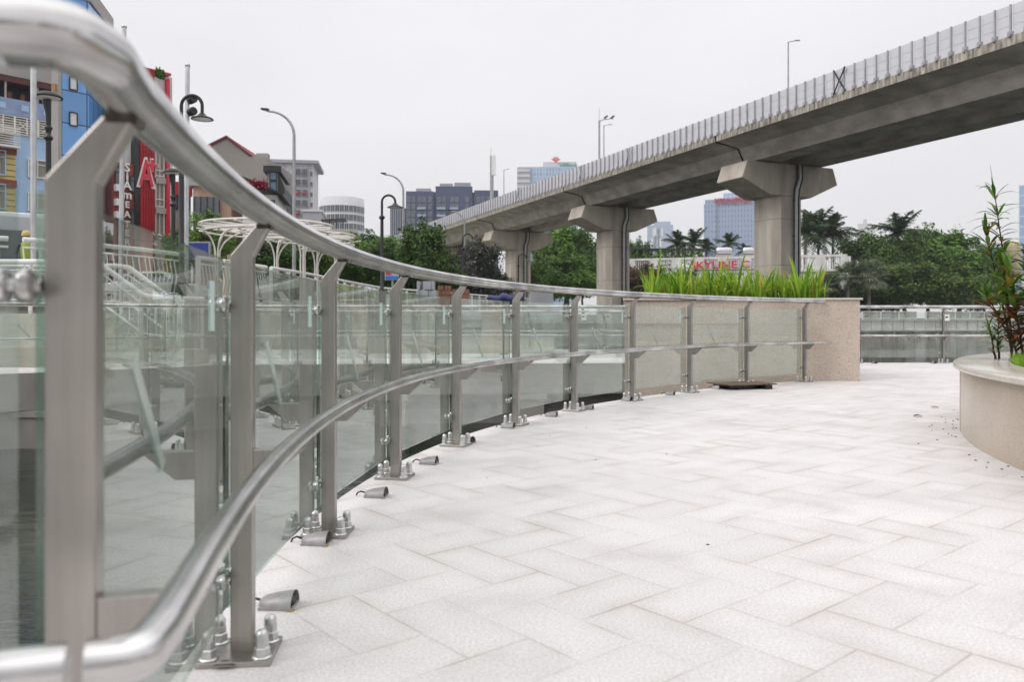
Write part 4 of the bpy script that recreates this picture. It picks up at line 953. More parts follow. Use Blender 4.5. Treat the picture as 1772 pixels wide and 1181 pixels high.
canopy(462, 391, 26, 2.1, [(-1.55, -.2), (1.0, .6)], 'white steel canopy of rings on curved stems, nearest one left', squash=.9)
canopy(540, 408, 33, 1.75, [(-1.4, -.3), (.9, .5)], 'second white ring canopy behind the first', squash=.9)
canopy(566, 424, 37, 1.25, [(-.5, 0)], 'lowest and farthest white ring canopy at the right', squash=.9)
# ------------------------------------------------------------------ vehicles and a person
r = empty('city_bus', (-17.4, 22.4, 1.42), R(36), 'pale grey bus with dark windows parked behind the white railing', 'bus')
q = MB(); q.b2(-5.4, 5.4, 0, 2.4, .35, 2.75); q.build('body', M['corr'], r, bevel=.15)
for i, x in enumerate((-4.3, -2.9, -1.5, .1, 1.5, 2.9, 4.2)):
    q = MB(); q.b2(x - .55, x + .55, -.012, .04, 1.3, 2.2); q.build('window', M['winglass'], r, bevel=.03)
for x in (-3.4, 3.2):
    q = MB(); q.lathe([(0, -.05), (.3, -.05), (.46, -.02), (.46, .25), (0, .25)], (x, .02, .46), 20, axis=(0, 1, 0)); q.build('wheel', M['black'], r)
q = MB(); q.b2(3.6, 5.3, -.014, .02, .6, 1.25); q.build('red_panel', M['red'], r)
r = empty('parked_car', (PX(262, 33), 33, 1.42), R(8), 'white parked car behind the white street railing', 'car')
body = [(-2.1, .35), (-2.15, .75), (-1.9, .95), (-1.2, 1.0), (-.6, 1.42), (.7, 1.45), (1.35, 1.02), (2.0, .92), (2.15, .7), (2.15, .35)]
q = MB(); q.prof(body, -.86, .86); q.build('body', M['white'], r, bevel=.08)
q = MB(); q.prof([(-1.05, 1.0), (-.55, 1.36), (.62, 1.38), (1.15, 1.02)], -.875, -.855); q.prof([(-1.05, 1.0), (-.55, 1.36), (.62, 1.38), (1.15, 1.02)], .855, .875); q.build('window', M['winglass'], r)
for x in (-1.35, 1.3):
    for y in (-.8, .62):
        q = MB(); q.lathe([(0, 0), (.2, 0), (.32, .02), (.32, .18), (0, .18)], (x, y - .06, .33), 18, axis=(0, 1, 0)); q.build('wheel', M['black'], r)
# person
def person(loc, rz, label):
    me = bpy.data.meshes.new('person'); J = [(0, 0, .95), (0, .0, 1.2), (0, .01, 1.42), (0, 0, 1.52), (0, -.01, 1.64), (.10, 0, .88), (.11, .01, .5), (.12, .02, .09), (.12, -.12, .04), (-.10, 0, .88), (-.11, -.04, .5), (-.12, 0, .09), (-.12, -.14, .04), (.19, 0, 1.40), (.25, .0, 1.12), (.25, -.12, .90), (-.19, 0, 1.40), (-.24, -.03, 1.12), (-.16, -.22, 1.05)]
    Eg = [(0, 1), (1, 2), (2, 3), (3, 4), (0, 5), (5, 6), (6, 7), (7, 8), (0, 9), (9, 10), (10, 11), (11, 12), (2, 13), (13, 14), (14, 15), (2, 16), (16, 17), (17, 18)]
    rad = [.14, .13, .13, .055, .10, .09, .065, .045, .04, .09, .065, .045, .04, .06, .045, .035, .06, .045, .035]
    me.from_pydata(J, Eg, []); o = bpy.data.objects.new('person', me); col.objects.link(o); md = o.modifiers.new('s', 'SKIN')
    for i, v in enumerate(me.skin_vertices[0].data): v.radius = (rad[i], rad[i] * .85); v.use_root = (i == 0)
    o.modifiers.new('ss', 'SUBSURF').levels = 1; dg = bpy.context.evaluated_depsgraph_get(); m2 = bpy.data.meshes.new_from_object(o.evaluated_get(dg)); bpy.data.objects.remove(o)
    m2.materials.clear(); m2.materials.append(M['skin']); m2.materials.append(M['cloth'])
    for p in m2.polygons: p.use_smooth = True; p.material_index = 0 if (p.center.z > 1.49 or (abs(p.center.x) > .19 and p.center.z < 1.0) ) else 1
    o = bpy.data.objects.new('person', m2); col.objects.link(o); o.location = loc; o.rotation_euler = (0, 0, rz); tag(o, label, 'person')
    q = MB(); q.lathe([(.125, .95), (.13, 1.1), (.14, 1.3), (.13, 1.43), (.06, 1.5)], (0, 0, 0), 14); q.build('vest', M['vest'], o)
    q = MB(); q.lathe([(.118, 1.62), (.115, 1.70), (.08, 1.76), (0, 1.78)], (0, 0, 0), 14); q.build('cap', M['yellow'], o)
person((PX(46, 20.5), 20.5, 1.42), .3, 'person in a bright yellow green vest and cap standing by the bus')
# ------------------------------------------------------------------ buildings
def window_proto(wd, hg, frame, pane, mull=1, depth=.12, transom=True):
    q = MB(); f_ = min(.08, wd * .1)
    q.b2(-wd / 2 + f_, wd / 2 - f_, -.02, .02, f_, hg - f_, 1)
    q.b2(-wd / 2, wd / 2, -depth, 0, 0, f_); q.b2(-wd / 2, wd / 2, -depth, 0, hg - f_, hg); q.b2(-wd / 2, -wd / 2 + f_, -depth, 0, f_, hg - f_); q.b2(wd / 2 - f_, wd / 2, -depth, 0, f_, hg - f_)
    for i in range(1, mull + 1): x = -wd / 2 + wd * i / (mull + 1); q.b2(x - f_ * .3, x + f_ * .3, -depth * .8, 0, f_, hg - f_)
    if transom: q.b2(-wd / 2 + f_, wd / 2 - f_, -depth * .78, 0, hg * .7, hg * .7 + f_ * .7)
    return q
def winset(parent, pts, wd, hg, frame, pane, mull=1, name='window', transom=True, depth=.12):
    pr = None; extra = MB(); k = 0; base = window_proto(wd, hg, frame, pane, mull, depth, transom)
    for (x, y, z) in pts:
        k += 1
        if k <= 100:
            if pr is None: pr = base.build(name, [frame, pane], parent, (x, y, z)); 
            else: c = pr.copy(); col.objects.link(c); c.parent = parent; c.location = (x, y, z)
        else:
            for f_, mi in zip(base.f, base.m): extra.add([(base.v[i][0] + x, base.v[i][1] + y, base.v[i][2] + z) for i in f_], [tuple(range(len(f_)))], mi)
    if extra.f: o = extra.build(name, [frame, pane], parent); o['kind'] = 'stuff'
# -- street row on the left: facades run along FD
FA = math.atan2(.75, .66); FD = Vector((math.cos(FA), math.sin(FA))); FP = Vector((PX(0, 60), 60))
def fs(px):
    k = (px - 886) / F; return (k * FP.y - FP.x) / (FD.x - k * FD.y)
def fz(px, py): y = FP.y + FD.y * fs(px); return PZ(py, y)
def frow(name, px0, label, cat='building', push=0.0):
    p = FP + FD * fs(px0) + Vector((FD.y, -FD.x)) * push; return empty(name, (p.x, p.y, 1.0), FA, label, cat)
# yellow house
L0 = fs(-60); r = frow('yellow_house', -60, 'yellow house with brown bands at the far left edge', push=.4); wL = fs(24) - L0
def h_(px, py): return fz(px, py) - 1.0
q = MB(); q.b2(0, wL, 0, 9, 0, h_(10, 262)); q.build('wall', M['yellow'], r)
for py in (262, 318): q = MB(); q.b2(-.05, wL + .05, -.12, 0, h_(10, py + 6), h_(10, py - 6)); q.build('brown_band', M['brickred'], r)
for z in np.arange(h_(10, 368), h_(10, 270), .45):
    q = MB(); q.b2(0, wL - .02, -.03, 0, z, z + .05); q.build('wall_groove', M['ply'], r)
winset(r, [(wL - 1.15, -.05, h_(10, 306)), (wL - 1.15, -.05, h_(10, 364)), (wL - 3.4, -.05, h_(10, 306)), (wL - 3.4, -.05, h_(10, 364))], .95, 1.9, M['lightblue'], M['curtainwin'], 0)
q = MB()
for i in range(9): q.b2(0, wL + .1, -.75, -.70, h_(10, 256) + i * .17, h_(10, 256) + i * .17 + .05)
q.b2(0, wL + .1, -.8, 0, h_(10, 256) - .1, h_(10, 256)); q.build('balcony', M['cream'], r)
# light blue house
L0 = fs(24); r = frow('light_blue_house', 24, 'narrow light blue house with a dark open top floor and cream balcony grille'); wL = fs(104) - L0
q = MB(); q.b2(0, wL, 0, 9, 0, h_(60, 238)); q.build('wall', M['lightblue'], r)
q = MB(); q.b2(-3.2, wL, .5, 9, h_(60, 238), h_(60, 206)); q.build('recess_wall', M['curtainwin'], r)
q = MB(); q.b2(-3.2, wL, -.05, 9, h_(60, 206), h_(60, 178)); q.build('upper_band', M['blueband'], r)
for i in range(5): q = MB(); x = -2.6 + i * 1.55; q.b2(x, x + .5, -.09, -.05, h_(60, 196), h_(60, 186)); q.build('wall_tile', M['lightblue'], r)
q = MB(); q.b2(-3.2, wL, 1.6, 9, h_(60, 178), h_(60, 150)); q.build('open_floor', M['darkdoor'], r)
for i in range(8): q = MB(); x = -2.8 + i * .9; q.b2(x, x + .3, 1.1, 1.5, h_(60, 178), h_(60, 178) + random.uniform(.3, .8)); q.build('stored_box', random.choice([M['tarp'], M['brick'], M['white'], M['yellow']]), r)
for x in (-2.9, -.6, 1.6, wL - .15): q = MB(); q.b2(x, x + .12, .02, .14, h_(60, 178), h_(60, 150)); q.build('column', M['greywall'], r)
q = MB(); q.b2(-3.2, wL, -.1, 9, h_(60, 150), h_(60, 140)); q.build('beam', M['maroon'], r)
q = MB(); q.b2(-3.2, wL, -.15, 9, h_(60, 140), h_(60, 96)); q.build('roof_wall', M['greywall'], r)
# cream grille
for k in range(4):
    x0 = -3.2 + k * (wL + 3.2) / 4; x1 = x0 + (wL + 3.2) / 4; z0, zz1 = h_(60, 237), h_(60, 208); q = MB()
    for i in range(8): z = lerp(z0, zz1, i / 7); q.b2(x0, x1, -.14, -.10, z - .03, z + .03)
    for x in (x0, x1 - .06, (x0 + x1) / 2): q.b2(x, x + .07, -.16, -.10, z0, zz1)
    cx_, cz_ = (x0 * .65 + x1 * .35), (z0 + zz1) / 2
    for a in (.78, -.78): q.box((cx_, -.15, cz_), (.9, .04, .05), 0, 0, 0, a)
    q.build('balcony_grille', M['cream'], r)
winset(r, [(wL * .60, -.04, h_(60, 308)), (wL * .60, -.04, h_(60, 366))], wL * .62, h_(60, 276) - h_(60, 308), M['white'], M['curtainwin'], 2)
# blue glass tower
r = frow('blue_glass_tower', 105, 'bright blue glass curtain wall office tower behind the light blue house', push=.2); wL = fs(152) - fs(105); w2 = 7.5
ht = h_(190, 14); q = MB(); q.prism([(0, 0), (wL, 0), (wL + w2 * .55, w2 * .75), (wL + w2 * .55, 14), (0, 14)], 0, ht); q.build('wall', M['bluecurtain'], r)
q = MB(); q.prism([(-.1, -.1), (wL + .1, -.1), (wL + w2 * .55 + .1, w2 * .75), (wL + w2 * .55 + .1, 14), (-.1, 14)], ht, ht + 1.2); q.build('roof', M['greywall'], r)
winset(r, [(wL * .42, -.03, z) for z in (h_(120, 156), h_(120, 218), h_(120, 94))], .62, 1.1, M['dark'], M['white'], 0, transom=False)
# red restaurant building with vertical sign
r = frow('red_restaurant_building', 195, 'brick red building with a vertical white restaurant sign'); wL = fs(242) - fs(195)
q = MB(); q.b2(0, wL, 0, 10, 0, h_(215, 282)); q.build('wall', M['brickred'], r)
q = MB(); q.b2(0, wL * .8, .6, 10, h_(215, 282), h_(215, 225)); q.build('upper_wall', M['whitewall'], r)
winset(r, [(wL * .80, -.05, h_(228, y)) for y in (333, 390)], .85, h_(228, 305) - h_(228, 333), M['black'], M['winglass'], 1)
winset(r, [(wL * .20, -.05, h_(205, y)) for y in (322,)], .6, 1.6, M['black'], M['winglass'], 0)
for y in (331, 356, 378): q = MB(); z = h_(200, y); q.b2(.1, .7, -.45, 0, z, z + .55); q.build('air_conditioner', M['white'], r)
sg = [('S', 291), ('i', 306), ('A', 322), ('m', 338), ('E', 355), ('A', 372), ('T', 389), ('E', 404), ('R', 420), ('Y', 436)]
for ch_, py in sg: text(ch_, 1.0 if py < 345 else .75, M['white'], r, (wL * .50, -.16, h_(219, py)), depth=.05)
# A plus building
r = frow('ribbed_red_building', 241, 'tall bright red ribbed facade carrying a big white outlined A plus', push=.1); wL = fs(268) - fs(243)
ht = h_(255, 118); q = MB(); q.b2(0, wL, .1, 10, 0, ht); q.build('wall', M['redpanel'], r)
q = MB()
for i in range(9): x = wL * (i + .5) / 9; q.b2(x - wL * .028, x + wL * .028, -.12, .1, .5, ht)
q.build('rib', M['redpanel'], r)
q = MB(); q.b2(-.45, -.05, -.05, 6, 0, ht - 1); q.build('side_strip', M['black'], r)
text('A', 3.6, M['white'], r, (wL * .36, -.18, h_(253, 303)), depth=.05, sx=.62); text('A', 3.1, M['red'], r, (wL * .36, -.26, h_(253, 303)), depth=.05, sx=.55)
text('+', 2.2, M['white'], r, (wL * .76, -.2, h_(262, 289)), depth=.05); text('+', 1.8, M['red'], r, (wL * .76, -.28, h_(262, 289)), depth=.05)
r = frow('grey_white_building', 268.5, 'grey and white building with wide windows between red pilasters'); wL = fs(300) - fs(268.5)
q = MB(); q.b2(0.05, wL, .2, 10, 0, h_(285, 130)); q.build('wall', M['whitewall'], r)
for y0_ in (308, 360): q = MB(); q.b2(0.05, wL * .58, -.1, .3, h_(278, y0_ + 10), h_(278, y0_)); q.build('floor_band', M['greywall'], r)
winset(r, [(wL * .28, .16, h_(276, y)) for y in (305, 358, 408)], wL * .5, 3.2, M['white'], M['curtainwin'], 1)
q = MB(); q.b2(wL * .58, wL * .74, -.25, .2, 0, h_(288, 137)); q.build('red_pilaster', M['red'], r)
q = MB(); q.b2(-.2, wL * .8, -.3, 10, h_(285, 130), h_(285, 126)); q.build('cornice', M['red'], r)
r = frow('shop_row_house', 301, 'low house with a red fascia and dark shopfront behind the green tree'); wL = fs(334) - fs(301)
q = MB(); q.b2(0, wL, .4, 9, 0, h_(315, 318)); q.build('wall', M['greywall'], r); q = MB(); q.b2(0, wL, .1, .4, h_(315, 338), h_(315, 315)); q.build('fascia', M['redpanel'], r)
winset(r, [(wL * .3, .35, h_(315, 362)), (wL * .75, .35, h_(315, 362))], wL * .38, 2.0, M['dark'], M['winglass'], 1)
# generic frontal building
def block(name, px0, px1, ytop, Z, D, wallm, label, rz=0.0, base=.9, roof=None, cat='building'):
    x0, x1 = PX(px0, Z), PX(px1, Z); xm = (x0 + x1) / 2; rz = -math.atan(xm / Z) if xm > 0 else -math.atan(xm / Z) * .55; k1 = (px1 - 886) / F; W_ = (k1 * Z - x0) / (math.cos(rz) - k1 * math.sin(rz)); r = empty(name, (x0, Z, base), rz, label, cat); H_ = PZ(ytop, Z) - base
    q = MB(); q.b2(0, W_, 0, D, 0, H_); q.build('wall', wallm, r)
    if roof: q = MB(); q.b2(-.3, W_ + .3, -.3, D + .3, H_, H_ + .5); q.build('roof', roof, r)
    return r, W_, H_
r, W_, H_ = block('orange_house', 334, 400, 322, 62, 8, M['orangewall'], 'faded orange house with dark tinted glass front behind the street tree', roof=M['greywall'])
q = MB(); q.b2(.1, W_ * .68, -.2, .0, H_ * .35, H_ * .92); q.build('glass_front', M['winglass'], r)
for i in range(5): q = MB(); x = .1 + W_ * .66 * i / 4; q.b2(x, x + .08, -.26, -.2, H_ * .35, H_ * .92); q.build('mullion', M['dark'], r)
q = MB(); q.b2(W_ * .82, W_ * .9, -.3, 0, H_ * .6, H_ * .7); q.build('air_conditioner', M['white'], r)
# gabled beige house
Zg = 70; x0 = PX(352, Zg); r = empty('gabled_house', (x0, Zg, .9), 0, 'beige windowless gabled house with a thin red roof edge', 'building')
g = lambda px, py: (PX(px, Zg) - x0, PZ(py, Zg) - .9)
poly = [g(352, 480), g(462, 480), g(462, 273), g(434, 270), g(393, 238), g(352, 258)]
q = MB(); q.prof([(a, b) for a, b in poly], 0, 9); q.build('wall', M['beigewall'], r)
q = MB(); q.tube([(g(352, 257)[0], -.1, g(352, 257)[1]), (g(393, 237)[0], -.1, g(393, 237)[1]), (g(434, 269)[0], -.1, g(434, 269)[1])], .12, 5); q.build('roof_edge', M['roofred'], r)
a, b = g(352, 257), g(393, 237); c = g(434, 269); q = MB(); q.add([(a[0], -.2, a[1] + .1), (b[0], -.2, b[1] + .1), (b[0], 9, b[1] + .1), (a[0], 9, a[1] + .1)], [(0, 1, 2, 3)]); q.add([(c[0], -.2, c[1] + .1), (b[0], -.2, b[1] + .1), (b[0], 9, b[1] + .1), (c[0], 9, c[1] + .1)], [(0, 3, 2, 1)]); q.build('roof', M['roofred'], r)
a = g(452, 266); q = MB(); q.b2(a[0] - .6, a[0] + .4, .5, 1.2, a[1] - .4, a[1] + .15); q.build('chimney', M['greywall'], r)
Zg = 66; r, W_, H_ = block('glass_annex', 463, 481, 298, Zg, 6, M['beigewall'], 'narrow dark framed annex with blue windows beside the gabled house', roof=M['black'])
winset(r, [(W_ / 2 + .05, -.05, PZ(y, Zg) - .9) for y in (312, 335, 360)], W_ * .72, 1.05 * 1, M['black'], M['winblue'], 0, transom=False)
q = MB(); q.prof([(W_, 0), (W_ + .55, 0), (W_ + .55, H_ - 1.2), (W_, H_)], 0, 6); q.build('dark_side_wall', M['dark'], r)
Zg = 60; r, W_, H_ = block('dark_roofed_house', 420, 480, 336, Zg, 6, M['whitewall'], 'low house with a sloping black roof and red bougainvillea on top')
q = MB(); q.add([(-.4, -.6, H_ + 1.3), (W_ + .5, -.6, H_ - .1), (W_ + .5, 6, H_ - .1), (-.4, 6, H_ + 1.3), (-.4, -.6, H_ + 1.45), (W_ + .5, -.6, H_ + .05), (W_ + .5, 6, H_ + .05), (-.4, 6, H_ + 1.45)], [(0, 1, 2, 3), (7, 6, 5, 4), (0, 4, 5, 1), (1, 5, 6, 2), (3, 7, 4, 0), (2, 6, 7, 3)]); q.build('roof', M['black'], r)
winset(r, [(W_ * .8, -.05, H_ - 1.4), (W_ * .5, -.05, H_ - 1.2)], .7, 1.0, M['black'], M['winblue'], 1)
# grey apartment tower
Zt = 230; r, W_, H_ = block('apartment_tower', 470, 542, 282, Zt, 16, M['twrwhite'], 'tall grey and white apartment tower with balconies and red lanterns', roof=None)
q = MB(); q.b2(-1.0, W_ + 1.6, -1.2, 17, H_, H_ + .9); q.build('roof', M['twrgrey'], r)
q = MB(); q.b2(-1.4, W_ * .12, 4, 14, 0, H_ + 1.6); q.build('side_wing', M['twrgrey'], r)
for (a, b) in ((.02, .08), (.24, .31), (.50, .56), (.88, .93)): q = MB(); q.b2(W_ * a, W_ * b, -.5, 0, 0, H_); q.build('grey_pilaster', M['twrgrey'], r)
nf = int(H_ / 3.0); pts = []; bal = []
for f_ in range(1, nf): 
    for u in (.14, .37, .95): pts.append((W_ * u, -.05, f_ * 3.0))
    for u in (.645, .80): bal.append((W_ * u, -.35, f_ * 3.0))
winset(r, pts, .9, 1.3, M['twrgrey'], M['winglass'], 0, transom=False)
winset(r, bal, 1.45, 1.9, M['twrgrey'], M['winglass'], 2, name='balcony', transom=True, depth=.5)
for (u, f_) in ((.62, nf - 3), (.78, nf - 3), (.62, nf - 5)): q = MB(); q.lathe([(0, -.5), (.4, -.2), (.4, .2), (0, .5)], (W_ * u, -1.0, f_ * 3 + 1), 8); q.build('lantern', M['red'], r)
# small stepped block at its foot
r, W_, H_ = block('stepped_block', 524, 556, 366, 200, 10, M['twrgrey'], 'small grey stepped block with balconies at the foot of the apartment tower', roof=M['twrwhite'])
winset(r, [(W_ * u, -.1, z) for u in (.2, .5, .8) for z in np.arange(14, H_ - 2, 3)], 1.1, 1.5, M['twrwhite'], M['winglass'], 0, transom=False)
# rounded white block
Zr = 270; xc = PX(588, Zr); Rr = (PX(625, Zr) - PX(548, Zr)) / 2; r = empty('rounded_apartment_block', (xc, Zr + Rr * .5, .9), 0, 'rounded white apartment block with many square windows', 'building'); H_ = PZ(350, Zr) - .9
q = MB(); q.lathe([(Rr, 0), (Rr, H_), (Rr * .985, H_), (Rr * .985, H_ + 1.5), (0.01, H_ + 1.5)], (0, 0, 0), 40); q.build('wall', M['twrwhite'], r)
base_w = window_proto(1.5, 2.1, None, None, 1, .15, False).build('window', [M['twrwhite'], M['winglass']], r); first = True; k = 0; wb = window_proto(1.5, 2.1, None, None, 1, .15, False); wx = MB()
for f_ in range(int(H_ / 3) - 1, 0, -1):
    for j in range(15):
        a = R(-170) + R(160) * j / 14; 
        if k >= 100:
            for f2, mi in zip(wb.f, wb.m):
                Mx = Matrix.Translation((math.cos(a) * (Rr + .05), math.sin(a) * (Rr + .05), f_ * 3.0 + .6)) @ Matrix.Rotation(a + math.pi / 2, 4, 'Z'); wx.add([Mx @ Vector(wb.v[i]) for i in f2], [tuple(range(len(f2)))], mi)
            continue
        o = base_w if first else base_w.copy()
        if not first: col.objects.link(o); o.parent = r
        first = False; o.location = (math.cos(a) * (Rr + .05), math.sin(a) * (Rr + .05), f_ * 3.0 + .6); o.rotation_euler = (0, 0, a + math.pi / 2); k += 1
if wx.f: o = wx.build('window', [M['twrwhite'], M['winglass']], r); o['kind'] = 'stuff'
# low beige roofline and dark canopy
r, W_, H_ = block('low_beige_building', 545, 614, 402, 120, 8, M['orangewall'], 'low beige flat building under the rounded apartment block', roof=M['greywall'])
q = MB(); q.box((W_ * .45, 2, H_ + 2.0), (W_ * .62, 4, .12), 0, 0, 0, R(-4)); q.build('roof_canopy', M['dark'], r)
for i in range(4): q = MB(); q.b2(W_ * (.18 + i * .17), W_ * (.18 + i * .17) + .15, .2, .4, H_ + .5, H_ + 1.9); q.build('canopy_post', M['dark'], r)
# dark apartment block
Zd = 340
for (p0, p1, yt, lab, nm) in ((675, 702, 360, 'lowest left wing of the dark blue apartment block', 'dark_wing_block'), (703, 862, 332, 'long dark blue apartment block with pale balconies behind the viaduct', 'dark_apartment_block')):
    r, W_, H_ = block(nm, p0, p1, yt, Zd, 20, M['darkblock'], lab)
    if p0 == 703:
        for (a, b, t) in ((.0, .30, 0), (.32, .72, 2.2), (.74, 1.0, 0.6)): q = MB(); q.b2(W_ * a, W_ * b, -1.6, 0, 0, H_ + t); q.build('front_bay', M['darkblock'], r)
        for (a, b, t) in ((.1, .26, 2), (.36, .5, 4.2), (.52, .70, 4.6)): q = MB(); q.b2(W_ * a, W_ * b, 3, 12, H_, H_ + t); q.build('roof_box', M['twrgrey'], r)
        pts = []
        for f_ in range(int(H_ / 3.1), int(H_ / 3.1) - 11, -1):
            for u in (.03, .08, .15, .20, .26, .36, .41, .50, .55, .66, .78, .83, .90, .95): pts.append((W_ * u, -1.75, f_ * 3.1 - 2.2))
        winset(r, pts[:14 * 7], 1.35, 2.2, M['twrgrey'], M['winglass'], 1, transom=False)
        k = 0
        for f_ in range(int(H_ / 3.1) - 1, int(H_ / 3.1) - 8, -1):
            for u in (.17, .38, .52, .80, .92): k += 1; q = MB(); q.b2(W_ * u - 1.8, W_ * u + 1.8, -2.9, -1.6, f_ * 3.1 - 2.4, f_ * 3.1 - 1.5); q.build('balcony', M['farblue'], r)
    else:
        for i in range(7): q = MB(); x = W_ * (i + .5) / 7; q.b2(x - .18, x + .18, -.3, 0, 0, H_); q.build('fin', M['twrgrey'], r)
# bank tower
Zv = 620; r, W_, H_ = block('bank_tower', 896, 1000, 289, Zv, 40, M['bankglass'], 'pale blue glass bank tower with a red flower logo on its roof'); 
q = MB(); q.b2(-.4, W_ * .2, -2, 20, 0, H_ - 1); q.build('louvred_wing', M['twrgrey'], r); q = MB()
for i in range(9): q.b2(-.5, W_ * .2 + .1, -2.4, -2, H_ - 4 - i * 4.2, H_ - 2.2 - i * 4.2)
q.build('louvre', M['twrwhite'], r)
q = MB(); q.b2(W_ * .42, W_ * .98, 4, 30, H_, H_ + 4.5); q.build('roof_box', M['twrwhite'], r)
q = MB()
for k in range(5):
    a = R(90) + (k - 2) * R(34); cx_, cz_ = W_ * .635, H_ + 5.2
    q.add([(cx_, 3, cz_ - 1), (cx_ + math.cos(a - .25) * 2.4, 3, cz_ + math.sin(a - .25) * 2.4), (cx_ + math.cos(a) * 4.2, 3, cz_ + math.sin(a) * 4.2), (cx_ + math.cos(a + .25) * 2.4, 3, cz_ + math.sin(a + .25) * 2.4), (cx_, 3.6, cz_ - 1), (cx_ + math.cos(a - .25) * 2.4, 3.6, cz_ + math.sin(a - .25) * 2.4), (cx_ + math.cos(a) * 4.2, 3.6, cz_ + math.sin(a) * 4.2), (cx_ + math.cos(a + .25) * 2.4, 3.6, cz_ + math.sin(a + .25) * 2.4)], [(0, 1, 2, 3), (7, 6, 5, 4), (0, 4, 5, 1), (1, 5, 6, 2), (2, 6, 7, 3), (3, 7, 4, 0)])
q.build('flower_logo', M['red'], r)
M['green'] = simple('sign_green', (.02, .28, .18), .4); text('VPBank', 4.6, M['green'], r, (W_ * .845, 2.5, H_ + 1.4), depth=.3)
# oil tower
Zo = 520; r, W_, H_ = block('oil_company_tower', 1220, 1372, 346, Zo, 40, M['oilglass'], 'blue grey glass slab tower with red roof letters behind the nearest pier')
q = MB(); q.b2(-.6, 7, -1.5, 0, 0, H_ - 3); q.build('corner_bay', M['oilglass'], r)
q = MB(); q.b2(W_ * .21, W_ * .5, 8, 24, H_, H_ + 5); q.build('roof_box', M['bankglass'], r)
text('PETROVIETNAM', 5.4, M['red'], r, (W_ * .325, -1, H_ - 1.6), depth=.5, sx=.60, bold=.0)
q = MB(); q.b2(W_ * .0 + 7, W_, -.3, 0, H_ - .8, H_); q.build('parapet', M['twrgrey'], r)
# other far buildings
r, W_, H_ = block('hazy_far_tower', 1120, 1165, 390, 1300, 40, M['farblue'], 'very distant hazy blue tower left of the palms')
q = MB(); q.b2(W_ * .25, W_ * .9, 5, 30, H_, H_ + 6); q.build('roof_box', M['farblue'], r)
r, W_, H_ = block('white_hotel_block', 1480, 1514, 397, 430, 18, M['twrwhite'], 'white stepped tower with a pale blue base above the right trees')
q = MB(); q.b2(W_ * .12, W_ * .85, 1, 14, H_, H_ + 3); q.b2(W_ * .4, W_ * .6, 2, 8, H_ + 3, H_ + 5.5); q.build('roof_box', M['twrwhite'], r); q = MB(); q.b2(-1.0, 0, 2, 12, H_ * .0, H_ - 4.5); q.build('side_bay', M['twrwhite'], r)
q = MB(); q.b2(W_ * .35, W_ + .4, -.5, 0, H_ * .5, H_ * .83); q.build('glass_band', M['bankglass'], r)
winset(r, [(W_ * .18, -.1, H_ - 3 - 3.2 * i) for i in range(5)], 1.0, 1.5, M['twrgrey'], M['winglass'], 0, transom=False)
r, W_, H_ = block('construction_tower', 1763, 1830, 321, 260, 18, M['bankglass'], 'half clad glass tower under construction at the right edge')
q = MB(); q.b2(-1.5, W_ * .6, -1.2, 0, 0, H_ * .53); q.build('scaffold_wall', M['twrgrey'], r)
winset(r, [(-.5 + 2.2 * i, -1.3, H_ * .5 - 2.9 * j) for i in range(4) for j in range(8)], 1.6, 2.1, M['twrwhite'], M['winglass'], 0, transom=False)
r, W_, H_ = block('beige_office_block', 1738, 1764, 420, 240, 14, M['yellow'], 'beige office block behind the tall shrub'); q = MB()
for i in range(5): q.b2(W_ * (i + .3) / 5, W_ * (i + .7) / 5, -.3, 0, 0, H_ - 1)
q.build('fin', M['greywall'], r)
r, W_, H_ = block('grey_office_block', 1688, 1737, 424, 235, 14, M['twrgrey'], 'grey office block at the right behind the lakeside trees', roof=M['twrwhite'])
winset(r, [(W_ * (i + .5) / 6, -.1, H_ - 3 - 3.2 * j) for i in range(6) for j in range(6)], .9, 2.0, M['greywall'], M['winblue'], 0, transom=False)
r, W_, H_ = block('low_white_shops', 1700, 1790, 478, 170, 10, M['whitewall'], 'low white lakeside shops at the right under the office blocks', roof=M['greywall'])
winset(r, [(W_ * (i + .5) / 5, -.1, H_ - 3.4) for i in range(5)], 1.3, 2.2, M['white'], M['winblue'], 1)
q = MB(); q.b2(W_ * .1, W_ * .35, -.3, 0, H_ - .9, H_ - .2); q.build('shop_sign', M['signblue'], r)
# white colonial building with balustrade
Zw = 117; r, W_, H_ = block('colonial_pavilion', 1092, 1463, 471, Zw, 12, M['whitewall'], 'white colonial building with arches and a roof balustrade across the lake')
q = MB(); q.b2(-.2, W_ + .2, -.35, 0, H_ - .35, H_); q.b2(-.2, W_ + .2, -.25, .25, H_ + 1.65, H_ + 1.95); q.build('cornice', M['whitewall'], r)
nb_ = 9
for i in range(nb_ + 1): q = MB(); x = W_ * i / nb_; q.b2(x - .65, x + .65, -.25, .25, H_, H_ + 1.66); q.b2(x - .3, x + .3, -.3, 0, 0, H_ - .35); q.build('pilaster', M['whitewall'], r)
for i in range(nb_):
    q = MB()
    for j in range(9): x = W_ * (i + .5) / nb_ + (j - 4) * .28; q.lathe([(.07, 0), (.11, .35), (.05, .9), (.09, 1.6)], (x, 0, H_ + .02), 6)
    q.build('balustrade', M['whitewall'], r)
    for ofs in ((0,) if i < 7 else (-.0,)):
        x = W_ * (i + .5) / nb_; q = MB(); aw = .75
        pts = [(x - aw, 0)] + [(x - aw * math.cos(a), 2.4 + aw * math.sin(a)) for a in np.linspace(0, math.pi, 11)] + [(x + aw, 0)]
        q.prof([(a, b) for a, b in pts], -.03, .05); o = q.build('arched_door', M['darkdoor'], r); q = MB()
        zb = H_ - 4.0; q.tube([(a, -.05, b) for a, b in pts[1:-1]], .13, 6); o2 = q.build('arch_trim', M['yellowtrim'], o); o.location = (0, 0, H_ - 4.5)
